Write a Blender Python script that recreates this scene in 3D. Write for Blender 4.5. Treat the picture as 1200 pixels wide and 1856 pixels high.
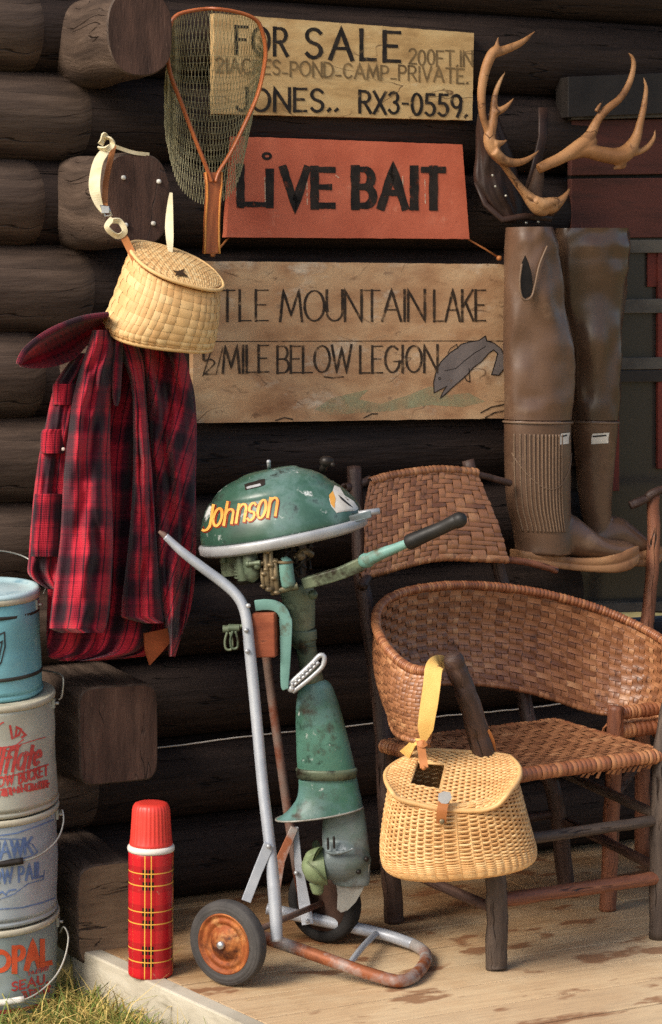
import bpy, bmesh, math, random
from math import sin, cos, pi, radians, sqrt, atan2, hypot
from mathutils import Vector as V, Matrix, noise
from mathutils.bvhtree import BVHTree
random.seed(7)
S = bpy.context.scene
for o in list(bpy.data.objects): bpy.data.objects.remove(o)
COL = S.collection

# ---------------------------------------------------------------- camera, sky, sun, exposure
FP, HC = 4200.0, 1.45                      # focal length in photo pixels, eye height
PITCH = math.atan((928-530)/FP)
cd = bpy.data.cameras.new('camera'); cam = bpy.data.objects.new('camera', cd); COL.objects.link(cam)
cam.location = (0, 0, HC); cam.rotation_euler = (pi/2-PITCH, 0, 0)
cd.sensor_fit = 'VERTICAL'; cd.sensor_height = 24; cd.sensor_width = 24
cd.lens = FP/1856*24; cd.clip_end = 3000; cd.clip_start = .05
S.camera = cam
SUN_AZ, SUN_EL = radians(227), radians(38)
w = bpy.data.worlds.new('World'); S.world = w; w.use_nodes = True
nt = w.node_tree; bg = nt.nodes['Background']
sk = nt.nodes.new('ShaderNodeTexSky'); sk.sky_type = 'NISHITA'; sk.sun_disc = False
sk.sun_elevation = SUN_EL; sk.sun_rotation = SUN_AZ; sk.dust_density = 3; sk.ozone_density = .6
nt.links.new(sk.outputs[0], bg.inputs[0]); bg.inputs[1].default_value = .095
sl = bpy.data.lights.new('sun', 'SUN'); sl.energy = 1.9; sl.angle = radians(24); sl.color = (1, .93, .82)
so = bpy.data.objects.new('sun', sl); COL.objects.link(so)
sd = V((sin(SUN_AZ)*cos(SUN_EL), cos(SUN_AZ)*cos(SUN_EL), sin(SUN_EL)))
so.rotation_euler = sd.to_track_quat('Z', 'Y').to_euler(); so.location = (-3, -4, 5)
S.view_settings.view_transform = 'Standard'; S.view_settings.look = 'None'
S.view_settings.gamma = 1; S.view_settings.exposure = .85
S.cycles.use_denoising = False

# ---------------------------------------------------------------- measuring helpers
CP = V((0, 0, HC)); _c, _s = cos(PITCH), sin(PITCH)
def ray(x, y):
    u = (x-600)/FP; v = (928-y)/FP
    return V((u, _c+v*_s, -_s+v*_c))
def P(x, y, d):                            # a point of the photo at a given distance
    r = ray(x, y); return CP+r*(d/r.y)
WA = radians(27); T = V((cos(WA), sin(WA), 0)); N = V((sin(WA), -cos(WA), 0)); W0 = V((-.079, 5.54, 0)); UP = V((0, 0, 1))
def W(x, y, off=0.):                       # on a plane parallel to the cabin wall, off metres in front of it
    r = ray(x, y); return CP+r*((W0+N*off-CP).dot(N)/r.dot(N))
def FL(x, y, z=0.):
    r = ray(x, y); return CP+r*((z-HC)/r.z)
def spl(pts, n):                           # catmull-rom through tuples
    m = len(pts); out = []
    for i in range(n):
        f = i/(n-1)*(m-1); k = min(int(f), m-2); t = f-k
        a, b, c, d = pts[max(k-1, 0)], pts[k], pts[k+1], pts[min(k+2, m-1)]
        out.append(tuple(.5*(2*q+(r-p)*t+(2*p-5*q+4*r-s)*t*t+(3*q-p-3*r+s)*t**3) for p, q, r, s in zip(a, b, c, d)))
    return out
def nz(x, y, z=0.): return noise.noise(V((x, y, z)))

# ---------------------------------------------------------------- mesh builder
class MB:
    def __init__(s): s.v = []; s.f = []; s.uv = []; s.sm = []
    def add(s, vs, fs, uvs=None, smooth=True):
        b = len(s.v); s.v += [V(p) for p in vs]; s.uv += uvs if uvs else [(p[0], p[2]) for p in vs]
        for f in fs: s.f.append([i+b for i in f]); s.sm.append(smooth)
        return s
    def grid(s, rows, closed=False, caps=False, smooth=True, uvs=None):
        m = len(rows[0]); fs = []; vs = [p for r in rows for p in r]
        if uvs is None:
            uvs = []; l = 0
            for i, r in enumerate(rows):
                if i: l += (V(r[0])-V(rows[i-1][0])).length
                a = 0
                for j, p in enumerate(r):
                    if j: a += (V(p)-V(r[j-1])).length
                    uvs.append((a, l))
        for i in range(len(rows)-1):
            for j in range(m if closed else m-1):
                k = (j+1) % m; fs.append((i*m+j, i*m+k, (i+1)*m+k, (i+1)*m+j))
        if caps: fs.append(tuple(range(m))[::-1]); fs.append(tuple((len(rows)-1)*m+j for j in range(m)))
        return s.add(vs, fs, uvs, smooth)
    def tube(s, pts, r, n=10, caps=True, closed=False, ref=None, smooth=True):
        pts = [V(p) for p in pts]; L = len(pts); rows = []; nv = None
        rs = r if isinstance(r, (list, tuple)) and len(r) == L else [r]*L
        for i, p in enumerate(pts):
            if closed: t = pts[(i+1) % L]-pts[i-1]
            else: t = pts[min(i+1, L-1)]-pts[max(i-1, 0)]
            t.normalize()
            if ref is not None: nv = (V(ref)-t*t.dot(ref)).normalized()
            elif nv is None:
                a = UP if abs(t.z) < .8 else V((0, 1, 0)); nv = (a-t*t.dot(a)).normalized()
            else: nv = (nv-t*t.dot(nv)).normalized()
            bv = t.cross(nv); q = rs[i]; ra, rb = q if isinstance(q, (tuple, list)) else (q, q)
            rows.append([p+bv*(ra*cos(2*pi*j/n))+nv*(rb*sin(2*pi*j/n)) for j in range(n)])
        if closed: rows.append(rows[0])
        return s.grid(rows, closed=True, caps=caps and not closed, smooth=smooth)
    def box(s, c, h, ax=None):
        c = V(c); x, y, z = ax or (V((1, 0, 0)), V((0, 1, 0)), V((0, 0, 1)))
        vs = [c+x*(h[0]*a)+y*(h[1]*b)+z*(h[2]*e) for a in (-1, 1) for b in (-1, 1) for e in (-1, 1)]
        uv = [(h[0]*a+h[1]*b, h[2]*e) for a in (-1, 1) for b in (-1, 1) for e in (-1, 1)]
        return s.add(vs, [(0, 1, 3, 2), (4, 6, 7, 5), (0, 4, 5, 1), (2, 3, 7, 6), (0, 2, 6, 4), (1, 5, 7, 3)], uv, False)
    def prism(s, pts, ext):                # polygon pushed back by a vector
        pts = [V(p) for p in pts]; n = len(pts); vs = pts+[p+V(ext) for p in pts]
        return s.add(vs, [tuple(range(n)), tuple(range(2*n-1, n-1, -1))]+[(i, i+n, (i+1) % n+n, (i+1) % n) for i in range(n)], None, False)
    def lathe(s, prof, M, n=48, caps=True):
        rows = [[M @ V((r*cos(2*pi*j/n), r*sin(2*pi*j/n), z)) for j in range(n)] for r, z in prof]
        uv = []; L = 0
        for i, (r, z) in enumerate(prof):
            uv += [(j/n, z) for j in range(n)]
        return s.grid(rows, closed=True, caps=caps, uvs=uv)
    def loft(s, rings, n=48, caps=True):   # rings: centre, axis a, axis b, exponent
        rows = []
        for C_, A_, B_, e in rings:
            rows.append([C_+A_*spw(cos(2*pi*j/n), e)+B_*spw(sin(2*pi*j/n), e) for j in range(n)])
        return s.grid(rows, closed=True, caps=caps)
    def ball(s, c, r, n=12, sc=(1, 1, 1)):
        c = V(c); rows = [[c+V((sc[0]*r*sin(pi*i/n)*cos(2*pi*j/(2*n)), sc[1]*r*sin(pi*i/n)*sin(2*pi*j/(2*n)), sc[2]*r*cos(pi*i/n))) for j in range(2*n)] for i in range(1, n)]
        return s.grid(rows, closed=True, caps=True)
    def bvh(s): return BVHTree.FromPolygons([tuple(p) for p in s.v], s.f)
def spw(x, e): return math.copysign(abs(x)**e, x)
def ellipse_tube(mb, rows, d, ratio, n=28, depth=None):   # rows (y, xl, xr[, dd]) in photo pixels, axis near vertical
    rr = []
    for q in rows:
        dd = d+(q[3] if len(q) > 3 else 0); a = P(q[1], q[0], dd); b = P(q[2], q[0], dd)
        h = (b-a).length/2; c = (a+b)/2; k = ratio(q[0]) if callable(ratio) else ratio
        rr.append((c, (b-a)/2, V((0, -h*k if depth is None else -depth, 0)), 1))
    return mb.loft(rr, n)
def onto(bvh, off0=.0012):
    def f(x, y, off=0.):
        r = ray(x, y).normalized(); h = bvh.ray_cast(CP, r)
        if h[0] is None:
            q = bvh.find_nearest(CP+r*5.0); return q[0]+N*(off0+off)
        n = h[1] if h[1].dot(r) < 0 else -h[1]
        return h[0]+n*(off0+off)
    return f

# ---------------------------------------------------------------- objects
def tag(o, label=None, cat=None, group=None, kind=None):
    if label: o['label'] = label
    if cat: o['category'] = cat
    if group: o['group'] = group
    if kind: o['kind'] = kind
    return o
def thing(name, loc, label, cat, group=None):
    o = bpy.data.objects.new(name, None); COL.objects.link(o); o.location = loc; o.empty_display_size = .05
    return tag(o, label, cat, group)
def rootloc(o):
    while o.parent: o = o.parent
    return V(o.location)
def obj(name, mb, mat, parent=None, loc=None, bevel=0, sub=0, remesh=0, smooth_it=0, label=None, weld=False):
    me = bpy.data.meshes.new(name)
    L = rootloc(parent) if parent else (V(loc) if loc is not None else V((0, 0, 0)))
    me.from_pydata([tuple(p-L) for p in mb.v], [], mb.f)
    uvl = me.uv_layers.new(name='UVMap')
    for lp in me.loops: uvl.data[lp.index].uv = mb.uv[lp.vertex_index]
    me.polygons.foreach_set('use_smooth', mb.sm)
    me.materials.append(mat)
    bm = bmesh.new(); bm.from_mesh(me); bmesh.ops.recalc_face_normals(bm, faces=bm.faces); bm.to_mesh(me); bm.free()
    o = bpy.data.objects.new(name, me); COL.objects.link(o)
    if parent: o.parent = parent
    else: o.location = L
    if remesh:
        m = o.modifiers.new('r', 'REMESH'); m.mode = 'VOXEL'; m.voxel_size = remesh; m.use_smooth_shade = True
    if smooth_it:
        m = o.modifiers.new('s', 'SMOOTH'); m.iterations = smooth_it; m.factor = .5
    if bevel:
        m = o.modifiers.new('b', 'BEVEL'); m.width = bevel; m.segments = 2; m.limit_method = 'ANGLE'; m.angle_limit = radians(40)
    if sub:
        m = o.modifiers.new('u', 'SUBSURF'); m.levels = sub; m.render_levels = sub
    if label: o['label'] = label
    return o

# ---------------------------------------------------------------- materials
def c(r, g, b):
    f = lambda x: ((x/255+.055)/1.055)**2.4 if x > 10 else x/255/12.92
    return (f(r), f(g), f(b), 1)
class NT:
    def __init__(s, name):
        s.m = bpy.data.materials.new(name); s.m.use_nodes = True; s.t = s.m.node_tree
        s.b = s.t.nodes['Principled BSDF']; s.tc = s.t.nodes.new('ShaderNodeTexCoord')
    def n(s, ty, **k):
        o = s.t.nodes.new(ty)
        for a, b in k.items(): setattr(o, a, b)
        return o
    def l(s, a, b): s.t.links.new(a, b)
    def put(s, sock, v):
        if hasattr(v, 'is_linked') or hasattr(v, 'links'): s.l(v, sock)
        else: sock.default_value = v
    def math(s, op, a, b=0., d=0.):
        o = s.n('ShaderNodeMath', operation=op); s.put(o.inputs[0], a); s.put(o.inputs[1], b); s.put(o.inputs[2], d); return o.outputs[0]
    def mix(s, fac, a, b, bt='MIX'):
        o = s.n('ShaderNodeMix', data_type='RGBA', blend_type=bt); s.put(o.inputs[0], fac); s.put(o.inputs[6], a); s.put(o.inputs[7], b); return o.outputs[2]
    def map(s, coord='Object', sc=(1, 1, 1), rot=0):
        src = s.tc.outputs[coord]
        if rot:
            q = s.n('ShaderNodeMapping'); q.inputs['Rotation'].default_value = (0, 0, rot); s.l(src, q.inputs[0]); src = q.outputs[0]
        q = s.n('ShaderNodeMapping'); q.inputs['Scale'].default_value = sc; s.l(src, q.inputs[0]); return q.outputs[0]
    def noise(s, vec, scale, detail=5, rough=.55, dist=0):
        o = s.n('ShaderNodeTexNoise'); s.l(vec, o.inputs['Vector']); o.inputs['Scale'].default_value = scale
        o.inputs['Detail'].default_value = detail; o.inputs['Roughness'].default_value = rough; o.inputs['Distortion'].default_value = dist; return o.outputs[0]
    def ramp(s, fac, stops):
        o = s.n('ShaderNodeValToRGB'); e = o.color_ramp.elements
        while len(e) < len(stops): e.new(.5)
        for i, (p, q) in enumerate(stops): e[i].position = p; e[i].color = q if not isinstance(q, (int, float)) else (q, q, q, 1)
        s.l(fac, o.inputs[0]); return o.outputs[0]
    def bump(s, h, st, dist=.002):
        o = s.n('ShaderNodeBump'); o.inputs['Strength'].default_value = st; o.inputs['Distance'].default_value = dist; s.l(h, o.inputs['Height']); s.l(o.outputs[0], s.b.inputs['Normal'])
def pm(name, stops, scale=8, rough=.7, bump=.3, bscale=40, stretch=(1, 1, 1), metal=0, coord='Object', layers=(), spec=.3, rot=0, isl=0, rvar=.15, dist=.002, detail=6, wear=None, crack=None):
    g = NT(name); v = g.map(coord, stretch, rot); nn = g.noise(v, scale, detail)
    if isl:
        ge = g.n('ShaderNodeNewGeometry'); nn = g.math('ADD', g.math('MULTIPLY', nn, 1-isl), g.math('MULTIPLY', ge.outputs['Random Per Island'], isl))
    col = g.ramp(nn, stops)
    for lc, ls, lo, hi in layers:           # a patchy second colour: stain, rust, chipped paint
        k = g.ramp(g.noise(g.map(coord, stretch, rot), ls, 8, .65), [(lo, 0), (hi, 1)]); col = g.mix(k, col, lc)
    h = g.noise(v, bscale, 6, .6)
    if crack:                               # thin dark checks: scale, half width, colour
        k = g.math('ABSOLUTE', g.math('SUBTRACT', g.noise(v, crack[0], 3, .5, .3), .5)); brk = g.ramp(g.noise(v, crack[0]*.8+3, 3), [(.48, 0), (.58, 1)])
        ck = g.math('MULTIPLY', g.ramp(k, [(crack[1]*.4, 1), (crack[1], 0)]), brk); col = g.mix(ck, col, crack[2]); h = g.math('SUBTRACT', h, g.math('MULTIPLY', ck, .8))
    if wear:                                # paint worn through to what lies below it
        wn_ = g.noise(g.map('Object'), wear[0], 8, .7); g.l(g.ramp(wn_, [(wear[1], 1), (wear[2], wear[3])]), g.b.inputs['Alpha'])
    g.l(col, g.b.inputs['Base Color'])
    g.l(g.math('ADD', g.math('MULTIPLY', h, rvar*2), rough-rvar), g.b.inputs['Roughness'])
    g.b.inputs['Metallic'].default_value = metal; g.b.inputs['Specular IOR Level'].default_value = spec
    if bump: g.bump(h, bump, dist)
    return g.m
M = {}
M['log'] = pm('weathered and lit brown log', [(.25, c(54, 43, 37)), (.5, c(82, 67, 57)), (.75, c(106, 89, 77))], 3, .6, .6, 9, (12, 1.3, 1), coord='UV', spec=.3, layers=[(c(44, 35, 30), 1.8, .5, .75), (c(116, 100, 88), 5, .68, .82)], dist=.005, crack=(1.3, .007, c(34, 26, 22)))
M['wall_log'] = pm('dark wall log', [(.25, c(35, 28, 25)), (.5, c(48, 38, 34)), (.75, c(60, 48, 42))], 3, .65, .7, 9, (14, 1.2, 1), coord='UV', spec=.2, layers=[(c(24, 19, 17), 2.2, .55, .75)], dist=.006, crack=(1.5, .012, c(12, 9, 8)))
M['endgrain'] = pm('sawn log end', [(.3, c(60, 43, 36)), (.55, c(88, 64, 54)), (.8, c(108, 82, 69))], 9, .85, .9, 60, (3, 3, .6), layers=[(c(50, 36, 31), 5, .5, .7), (c(112, 90, 77), 40, .62, .72)], crack=(4, .005, c(38, 28, 25)))
M['weathered'] = pm('weathered log end', [(.3, c(86, 68, 54)), (.55, c(118, 96, 76)), (.8, c(146, 122, 98))], 6, .85, .9, 30, (1, 1, 5), layers=[(c(70, 55, 45), 5, .55, .7)], crack=(5, .015, c(52, 40, 32)))
def m_floor():
    g = NT('porch boards'); vr = g.map('Object', (1, 1, 1), -WA)
    st = g.n('ShaderNodeMapping'); st.inputs['Scale'].default_value = (1.2, 16, 1); g.l(vr, st.inputs[0])
    grain = g.noise(st.outputs[0], 4, 8, .65); ge = g.n('ShaderNodeNewGeometry')
    f = g.math('ADD', g.math('MULTIPLY', grain, .75), g.math('MULTIPLY', ge.outputs['Random Per Island'], .25))
    col = g.ramp(f, [(.25, c(112, 82, 56)), (.42, c(164, 126, 86)), (.58, c(192, 156, 112)), (.8, c(216, 188, 146))])
    big = g.noise(g.map('Object', (1, 1, 1)), 3.2, 5, .6)
    col = g.mix(g.ramp(big, [(.44, 0), (.62, .55)]), col, c(212, 192, 156))
    s2 = g.n('ShaderNodeMapping'); s2.inputs['Scale'].default_value = (5, 9, 1); g.l(vr, s2.inputs[0])
    stain = g.noise(s2.outputs[0], 1.35, 4, .5)
    col = g.mix(g.ramp(stain, [(.57, 0), (.63, .7)]), col, c(122, 76, 46))
    fine = g.ramp(g.noise(st.outputs[0], 18, 6, .7), [(.52, 0), (.72, .65)]); col = g.mix(fine, col, c(92, 64, 42))
    sx = g.n('ShaderNodeSeparateXYZ'); g.l(vr, sx.inputs[0])          # painted light: boards paler in the open front, roof shade browner by the wall
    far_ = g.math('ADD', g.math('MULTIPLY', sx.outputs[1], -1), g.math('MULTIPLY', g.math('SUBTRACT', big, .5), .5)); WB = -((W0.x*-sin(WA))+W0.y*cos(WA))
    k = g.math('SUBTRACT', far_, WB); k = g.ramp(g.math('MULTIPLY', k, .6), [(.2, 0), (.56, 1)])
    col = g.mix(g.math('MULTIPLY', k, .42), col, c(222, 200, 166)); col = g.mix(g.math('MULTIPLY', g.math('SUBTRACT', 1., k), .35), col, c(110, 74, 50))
    col = g.mix(g.ramp(stain, [(.57, 0), (.63, .65)]), col, c(132, 86, 54))
    g.l(col, g.b.inputs['Base Color']); g.b.inputs['Roughness'].default_value = .65; g.b.inputs['Specular IOR Level'].default_value = .25
    g.bump(grain, .5, .003); return g.m
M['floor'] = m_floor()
M['fascia'] = pm('weathered edge board', [(.3, c(150, 140, 122)), (.6, c(190, 182, 164)), (.8, c(208, 202, 186))], 4, .85, .5, 30, (1, 1, 4), layers=[(c(120, 112, 92), 9, .55, .75)])
M['soil'] = pm('dry lawn ground', [(.3, c(84, 76, 42)), (.55, c(128, 114, 66)), (.8, c(160, 140, 90))], 9, .9, .8, 40)
M['sale'] = pm('pale aged sign board', [(.25, c(150, 116, 74)), (.45, c(194, 160, 110)), (.6, c(206, 176, 126)), (.78, c(220, 196, 148))], 7, .8, .5, 25, (1.2, 1, 3), layers=[(c(124, 88, 54), 4, .55, .78), (c(224, 208, 172), 9, .6, .78), (c(96, 70, 46), 26, .66, .74)], crack=(3, .006, c(90, 64, 42)))
M['bait'] = pm('orange red painted board', [(.3, c(186, 92, 66)), (.6, c(204, 110, 82)), (.8, c(212, 128, 100))], 9, .62, .3, 60, layers=[(c(150, 70, 52), 28, .64, .76), (c(222, 152, 124), 16, .6, .8), (c(140, 86, 68), 6, .64, .8)])
M['lake'] = pm('weathered signboard', [(.25, c(150, 108, 76)), (.42, c(186, 144, 106)), (.6, c(208, 172, 132)), (.78, c(224, 200, 164))], 6, .8, .5, 30, (1.2, 1, 2.2), layers=[(c(140, 98, 74), 2.6, .5, .7), (c(230, 214, 188), 5, .54, .7), (c(96, 66, 48), 13, .63, .74), (c(156, 124, 96), 24, .62, .7)], crack=(3, .005, c(98, 70, 50)))
M['paint_black'] = pm('black sign paint', [(.35, c(26, 22, 20)), (.7, c(52, 44, 38))], 30, .7, .1, wear=(60, .55, .68, .35))
M['paint_thin'] = pm('worn brown-black paint', [(.3, c(40, 32, 26)), (.6, c(66, 52, 40)), (.8, c(110, 90, 66))], 30, .7, .1, wear=(50, .5, .66, .25))
M['paint_faint'] = pm('faded brown paint', [(.3, c(92, 74, 50)), (.7, c(138, 114, 78))], 30, .7, .1, wear=(45, .56, .68, .35))
M['fish'] = pm('grey painted fish', [(.3, c(106, 97, 94)), (.7, c(134, 123, 118))], 14, .7, .1, wear=(34, .6, .75, .3))
M['wash'] = pm('faded green wash', [(.3, c(176, 168, 128)), (.7, c(168, 176, 142))], 8, .75, .2, wear=(9, .3, .62, 0.0))
M['chip'] = pm('pale worn edge', [(.3, c(206, 176, 150)), (.7, c(224, 190, 164))], 30, .75, .1, wear=(60, .5, .6, 0.0))
M['hoopwood'] = pm('varnished net wood', [(.3, c(140, 72, 40)), (.6, c(188, 108, 62)), (.8, c(210, 138, 86))], 5, .35, .15, 20, (16, 1.5, 1), coord='UV', spec=.5)
M['hoopedge'] = pm('pale varnished strip', [(.3, c(206, 128, 60)), (.7, c(232, 168, 92))], 8, .35, .1)
M['netcord'] = pm('net cord', [(.3, c(142, 134, 98)), (.7, c(196, 188, 150))], 10, .8, 0)
M['strap_pale'] = pm('pale webbing', [(.3, c(196, 180, 140)), (.7, c(232, 220, 186))], 20, .8, .3, 200)
M['strap_yellow'] = pm('yellow webbing strap', [(.3, c(208, 160, 84)), (.7, c(234, 194, 116))], 12, .75, .5, 260)
M['leather'] = pm('tan leather', [(.3, c(150, 90, 48)), (.7, c(190, 124, 72))], 14, .55, .3, 60)
M['darkleather'] = pm('dark leather', [(.3, c(34, 24, 20)), (.7, c(66, 46, 38))], 9, .5, .4, 40)
M['steel'] = pm('bright steel', [(.3, c(170, 172, 176)), (.7, c(205, 206, 206))], 12, .35, .1, 60, metal=.8)
M['wire'] = pm('galvanised wire', [(.3, c(150, 148, 138)), (.7, c(196, 194, 184))], 12, .45, .1, 60, metal=.6)
M['splint'] = pm('pale basket splint', [(.15, c(196, 146, 92)), (.5, c(224, 182, 124)), (.85, c(238, 210, 158))], 14, .6, .3, 120, isl=.4)
M['wicker'] = pm('golden willow', [(.15, c(184, 132, 78)), (.5, c(218, 172, 114)), (.85, c(234, 200, 146))], 18, .5, .3, 120, isl=.35, spec=.4)
M['wickerdark'] = pm('wicker inside', [(.3, c(128, 88, 48)), (.7, c(170, 122, 72))], 18, .8, .3)
M['splint_hole'] = pm('basket inside', [(.3, c(52, 36, 20)), (.7, c(70, 48, 28))], 18, .9, .1)
M['bark'] = pm('woven hickory bark', [(.1, c(92, 56, 38)), (.38, c(132, 86, 57)), (.65, c(164, 112, 76)), (.92, c(206, 160, 116))], 14, .4, .5, 60, isl=.42, spec=.55, layers=[(c(70, 42, 31), 30, .58, .74)])
M['bark_copper'] = pm('copper bark wrapping', [(.1, c(108, 62, 40)), (.5, c(150, 94, 62)), (.9, c(190, 136, 92))], 12, .42, .4, 60, isl=.5, spec=.5, layers=[(c(80, 46, 32), 30, .6, .75)])
M['hickory'] = pm('dark hickory pole', [(.3, c(44, 32, 28)), (.55, c(72, 52, 44)), (.8, c(104, 80, 66))], 4, .5, .6, 12, (10, 1.4, 1), coord='UV', spec=.4, dist=.004, crack=(2.2, .016, c(30, 20, 16)))
M['hickory_grey'] = pm('grey hickory pole', [(.3, c(52, 44, 40)), (.55, c(84, 72, 64)), (.8, c(114, 98, 86))], 4, .6, .6, 12, (10, 1.4, 1), coord='UV', spec=.3, dist=.004, crack=(2.2, .016, c(30, 20, 16)))
M['hickory_red'] = pm('red brown hickory pole', [(.3, c(92, 54, 38)), (.55, c(134, 84, 60)), (.8, c(172, 122, 90))], 4, .5, .6, 12, (10, 1.4, 1), coord='UV', spec=.4, dist=.004, crack=(2.2, .016, c(30, 20, 16)))
M['rubber_boot'] = pm('brown rubber', [(.3, c(78, 56, 42)), (.6, c(102, 76, 58)), (.8, c(124, 96, 75))], 5, .36, .3, 26, spec=.6, layers=[(c(138, 112, 90), 9, .56, .8), (c(66, 47, 36), 4, .55, .75)])
M['rubber_wader'] = pm('dark olive rubber', [(.3, c(64, 47, 36)), (.6, c(84, 63, 48)), (.8, c(100, 77, 60))], 4, .28, .35, 14, spec=.65, layers=[(c(106, 84, 66), 8, .58, .78)])
M['rubber_rib'] = pm('ribbed shin rubber', [(.3, c(100, 80, 63)), (.7, c(126, 103, 83))], 8, .5, .1)
M['gum'] = pm('gum sole', [(.3, c(128, 88, 60)), (.55, c(158, 116, 80)), (.8, c(186, 148, 106))], 7, .55, .4, 40, layers=[(c(104, 70, 48), 12, .54, .7), (c(198, 164, 122), 26, .6, .7)])
M['bone'] = pm('antler', [(.25, c(104, 70, 44)), (.45, c(150, 106, 67)), (.62, c(178, 134, 92)), (.8, c(210, 176, 132))], 7, .55, .7, 30, spec=.35, layers=[(c(92, 62, 40), 16, .54, .7), (c(218, 190, 150), 5, .62, .8)], crack=(14, .02, c(80, 52, 33)))
M['antler_base'] = pm('dark antler base', [(.3, c(54, 40, 32)), (.7, c(90, 66, 50))], 9, .7, .4)
M['label'] = pm('white label', [(.3, c(200, 196, 184)), (.7, c(226, 222, 212))], 40, .6, 0)
M['redtrim'] = pm('red window paint', [(.3, c(96, 42, 34)), (.7, c(124, 54, 43))], 6, .7, .2, layers=[(c(60, 34, 30), 8, .5, .7)])
M['redboard'] = pm('brown red boards', [(.3, c(66, 38, 32)), (.6, c(92, 50, 42)), (.8, c(112, 62, 50))], 4, .7, .4, 20, (1, 1, 6), layers=[(c(52, 34, 30), 4, .5, .7)])
M['greytrim'] = pm('grey painted bar', [(.3, c(70, 67, 62)), (.7, c(98, 93, 85))], 8, .6, .2, layers=[(c(52, 48, 44), 6, .5, .7)])
M['darktrim'] = pm('dark painted wood', [(.3, c(34, 30, 28)), (.7, c(52, 46, 42))], 8, .5, .2)
M['redplastic'] = pm('red ribbed plastic', [(.3, c(204, 50, 42)), (.7, c(222, 66, 54))], 14, .42, .1, 60, spec=.5)
M['white_ring'] = pm('white plastic ring', [(.3, c(214, 206, 196)), (.7, c(232, 226, 216))], 10, .4, .05)
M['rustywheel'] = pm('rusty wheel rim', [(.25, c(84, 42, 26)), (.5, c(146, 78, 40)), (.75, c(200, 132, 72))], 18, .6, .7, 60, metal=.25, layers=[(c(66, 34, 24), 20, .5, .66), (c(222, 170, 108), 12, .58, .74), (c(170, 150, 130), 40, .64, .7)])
M['rust_shaded'] = pm('shaded inner wheel', [(.3, c(40, 28, 22)), (.7, c(70, 46, 34))], 14, .8, .4)
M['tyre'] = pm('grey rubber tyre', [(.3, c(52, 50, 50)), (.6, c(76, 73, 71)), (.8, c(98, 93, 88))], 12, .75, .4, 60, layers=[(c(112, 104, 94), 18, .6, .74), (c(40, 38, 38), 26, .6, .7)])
M['tyre_shaded'] = pm('shaded rubber tyre', [(.3, c(24, 23, 23)), (.7, c(42, 40, 39))], 12, .8, .3, 60)
M['carttube'] = pm('silver painted tube', [(.3, c(146, 152, 162)), (.7, c(190, 194, 200))], 10, .42, .2, 70, metal=.25, layers=[(c(120, 78, 56), 16, .66, .76)])
M['rusttube'] = pm('rusty silver tube', [(.3, c(140, 136, 134)), (.7, c(178, 170, 164))], 10, .55, .4, 60, metal=.2, layers=[(c(142, 84, 54), 9, .42, .56), (c(100, 56, 38), 20, .58, .7)])
M['browntube'] = pm('rust brown bar', [(.3, c(98, 78, 70)), (.7, c(136, 116, 106))], 10, .6, .4, 60, metal=.2, layers=[(c(110, 62, 44), 10, .5, .65)])
M['woodblock'] = pm('rust red wood block', [(.3, c(108, 54, 36)), (.55, c(142, 76, 50)), (.8, c(170, 102, 72))], 10, .75, .6, 50, (1, 1, 3), layers=[(c(78, 42, 32), 40, .6, .7)])
M['green'] = pm('worn green enamel', [(.25, c(44, 82, 66)), (.45, c(66, 108, 90)), (.62, c(86, 132, 116)), (.8, c(110, 150, 144))], 6, .42, .4, 60, spec=.5, layers=[(c(112, 140, 150), 4, .46, .7), (c(58, 54, 44), 13, .57, .68), (c(40, 64, 54), 28, .58, .7), (c(190, 196, 190), 34, .65, .72)])
M['cowl'] = pm('scuffed green hood', [(.25, c(32, 54, 46)), (.5, c(52, 84, 70)), (.75, c(84, 118, 106))], 6, .33, .25, 40, spec=.55, layers=[(c(118, 142, 142), 6, .54, .76), (c(38, 46, 40), 24, .55, .68), (c(208, 212, 210), 22, .6, .67), (c(146, 138, 60), 9, .63, .75)])
M['bluegrey'] = pm('worn grey casting', [(.25, c(84, 94, 92)), (.5, c(118, 130, 132)), (.75, c(158, 168, 174))], 7, .45, .4, 40, metal=.2, layers=[(c(78, 104, 90), 5, .46, .62), (c(86, 72, 64), 8, .5, .66), (c(190, 196, 200), 22, .6, .7)])
M['skeg'] = pm('scraped grey skeg', [(.3, c(122, 122, 116)), (.7, c(170, 168, 160))], 9, .5, .4, 50, metal=.2, layers=[(c(92, 74, 60), 10, .52, .68), (c(104, 122, 104), 5, .6, .75)])
M['prop'] = pm('pale green propeller', [(.3, c(100, 118, 84)), (.7, c(148, 160, 122))], 9, .45, .3, 50, layers=[(c(82, 84, 62), 16, .58, .7)])
M['teal'] = pm('pale teal enamel', [(.3, c(84, 124, 112)), (.7, c(124, 164, 156))], 8, .4, .2, 40, layers=[(c(90, 84, 66), 14, .58, .7)])
M['olive'] = pm('oily green casting', [(.3, c(78, 92, 74)), (.6, c(112, 122, 100)), (.8, c(152, 154, 130))], 12, .45, .4, 50, metal=.2, layers=[(c(44, 38, 30), 20, .52, .66)])
M['alloy'] = pm('grey alloy', [(.3, c(150, 152, 156)), (.7, c(196, 198, 200))], 10, .4, .2, 50, metal=.35, layers=[(c(110, 100, 88), 22, .62, .72)])
M['brass'] = pm('greasy brass', [(.3, c(92, 78, 58)), (.6, c(136, 120, 92)), (.8, c(172, 158, 128))], 16, .45, .3, 60, metal=.4, layers=[(c(48, 42, 34), 30, .52, .66), (c(112, 124, 100), 14, .56, .7)])
M['enginedark'] = pm('oily black metal', [(.3, c(26, 22, 20)), (.7, c(52, 46, 42))], 14, .45, .3, 50, metal=.2)
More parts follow.
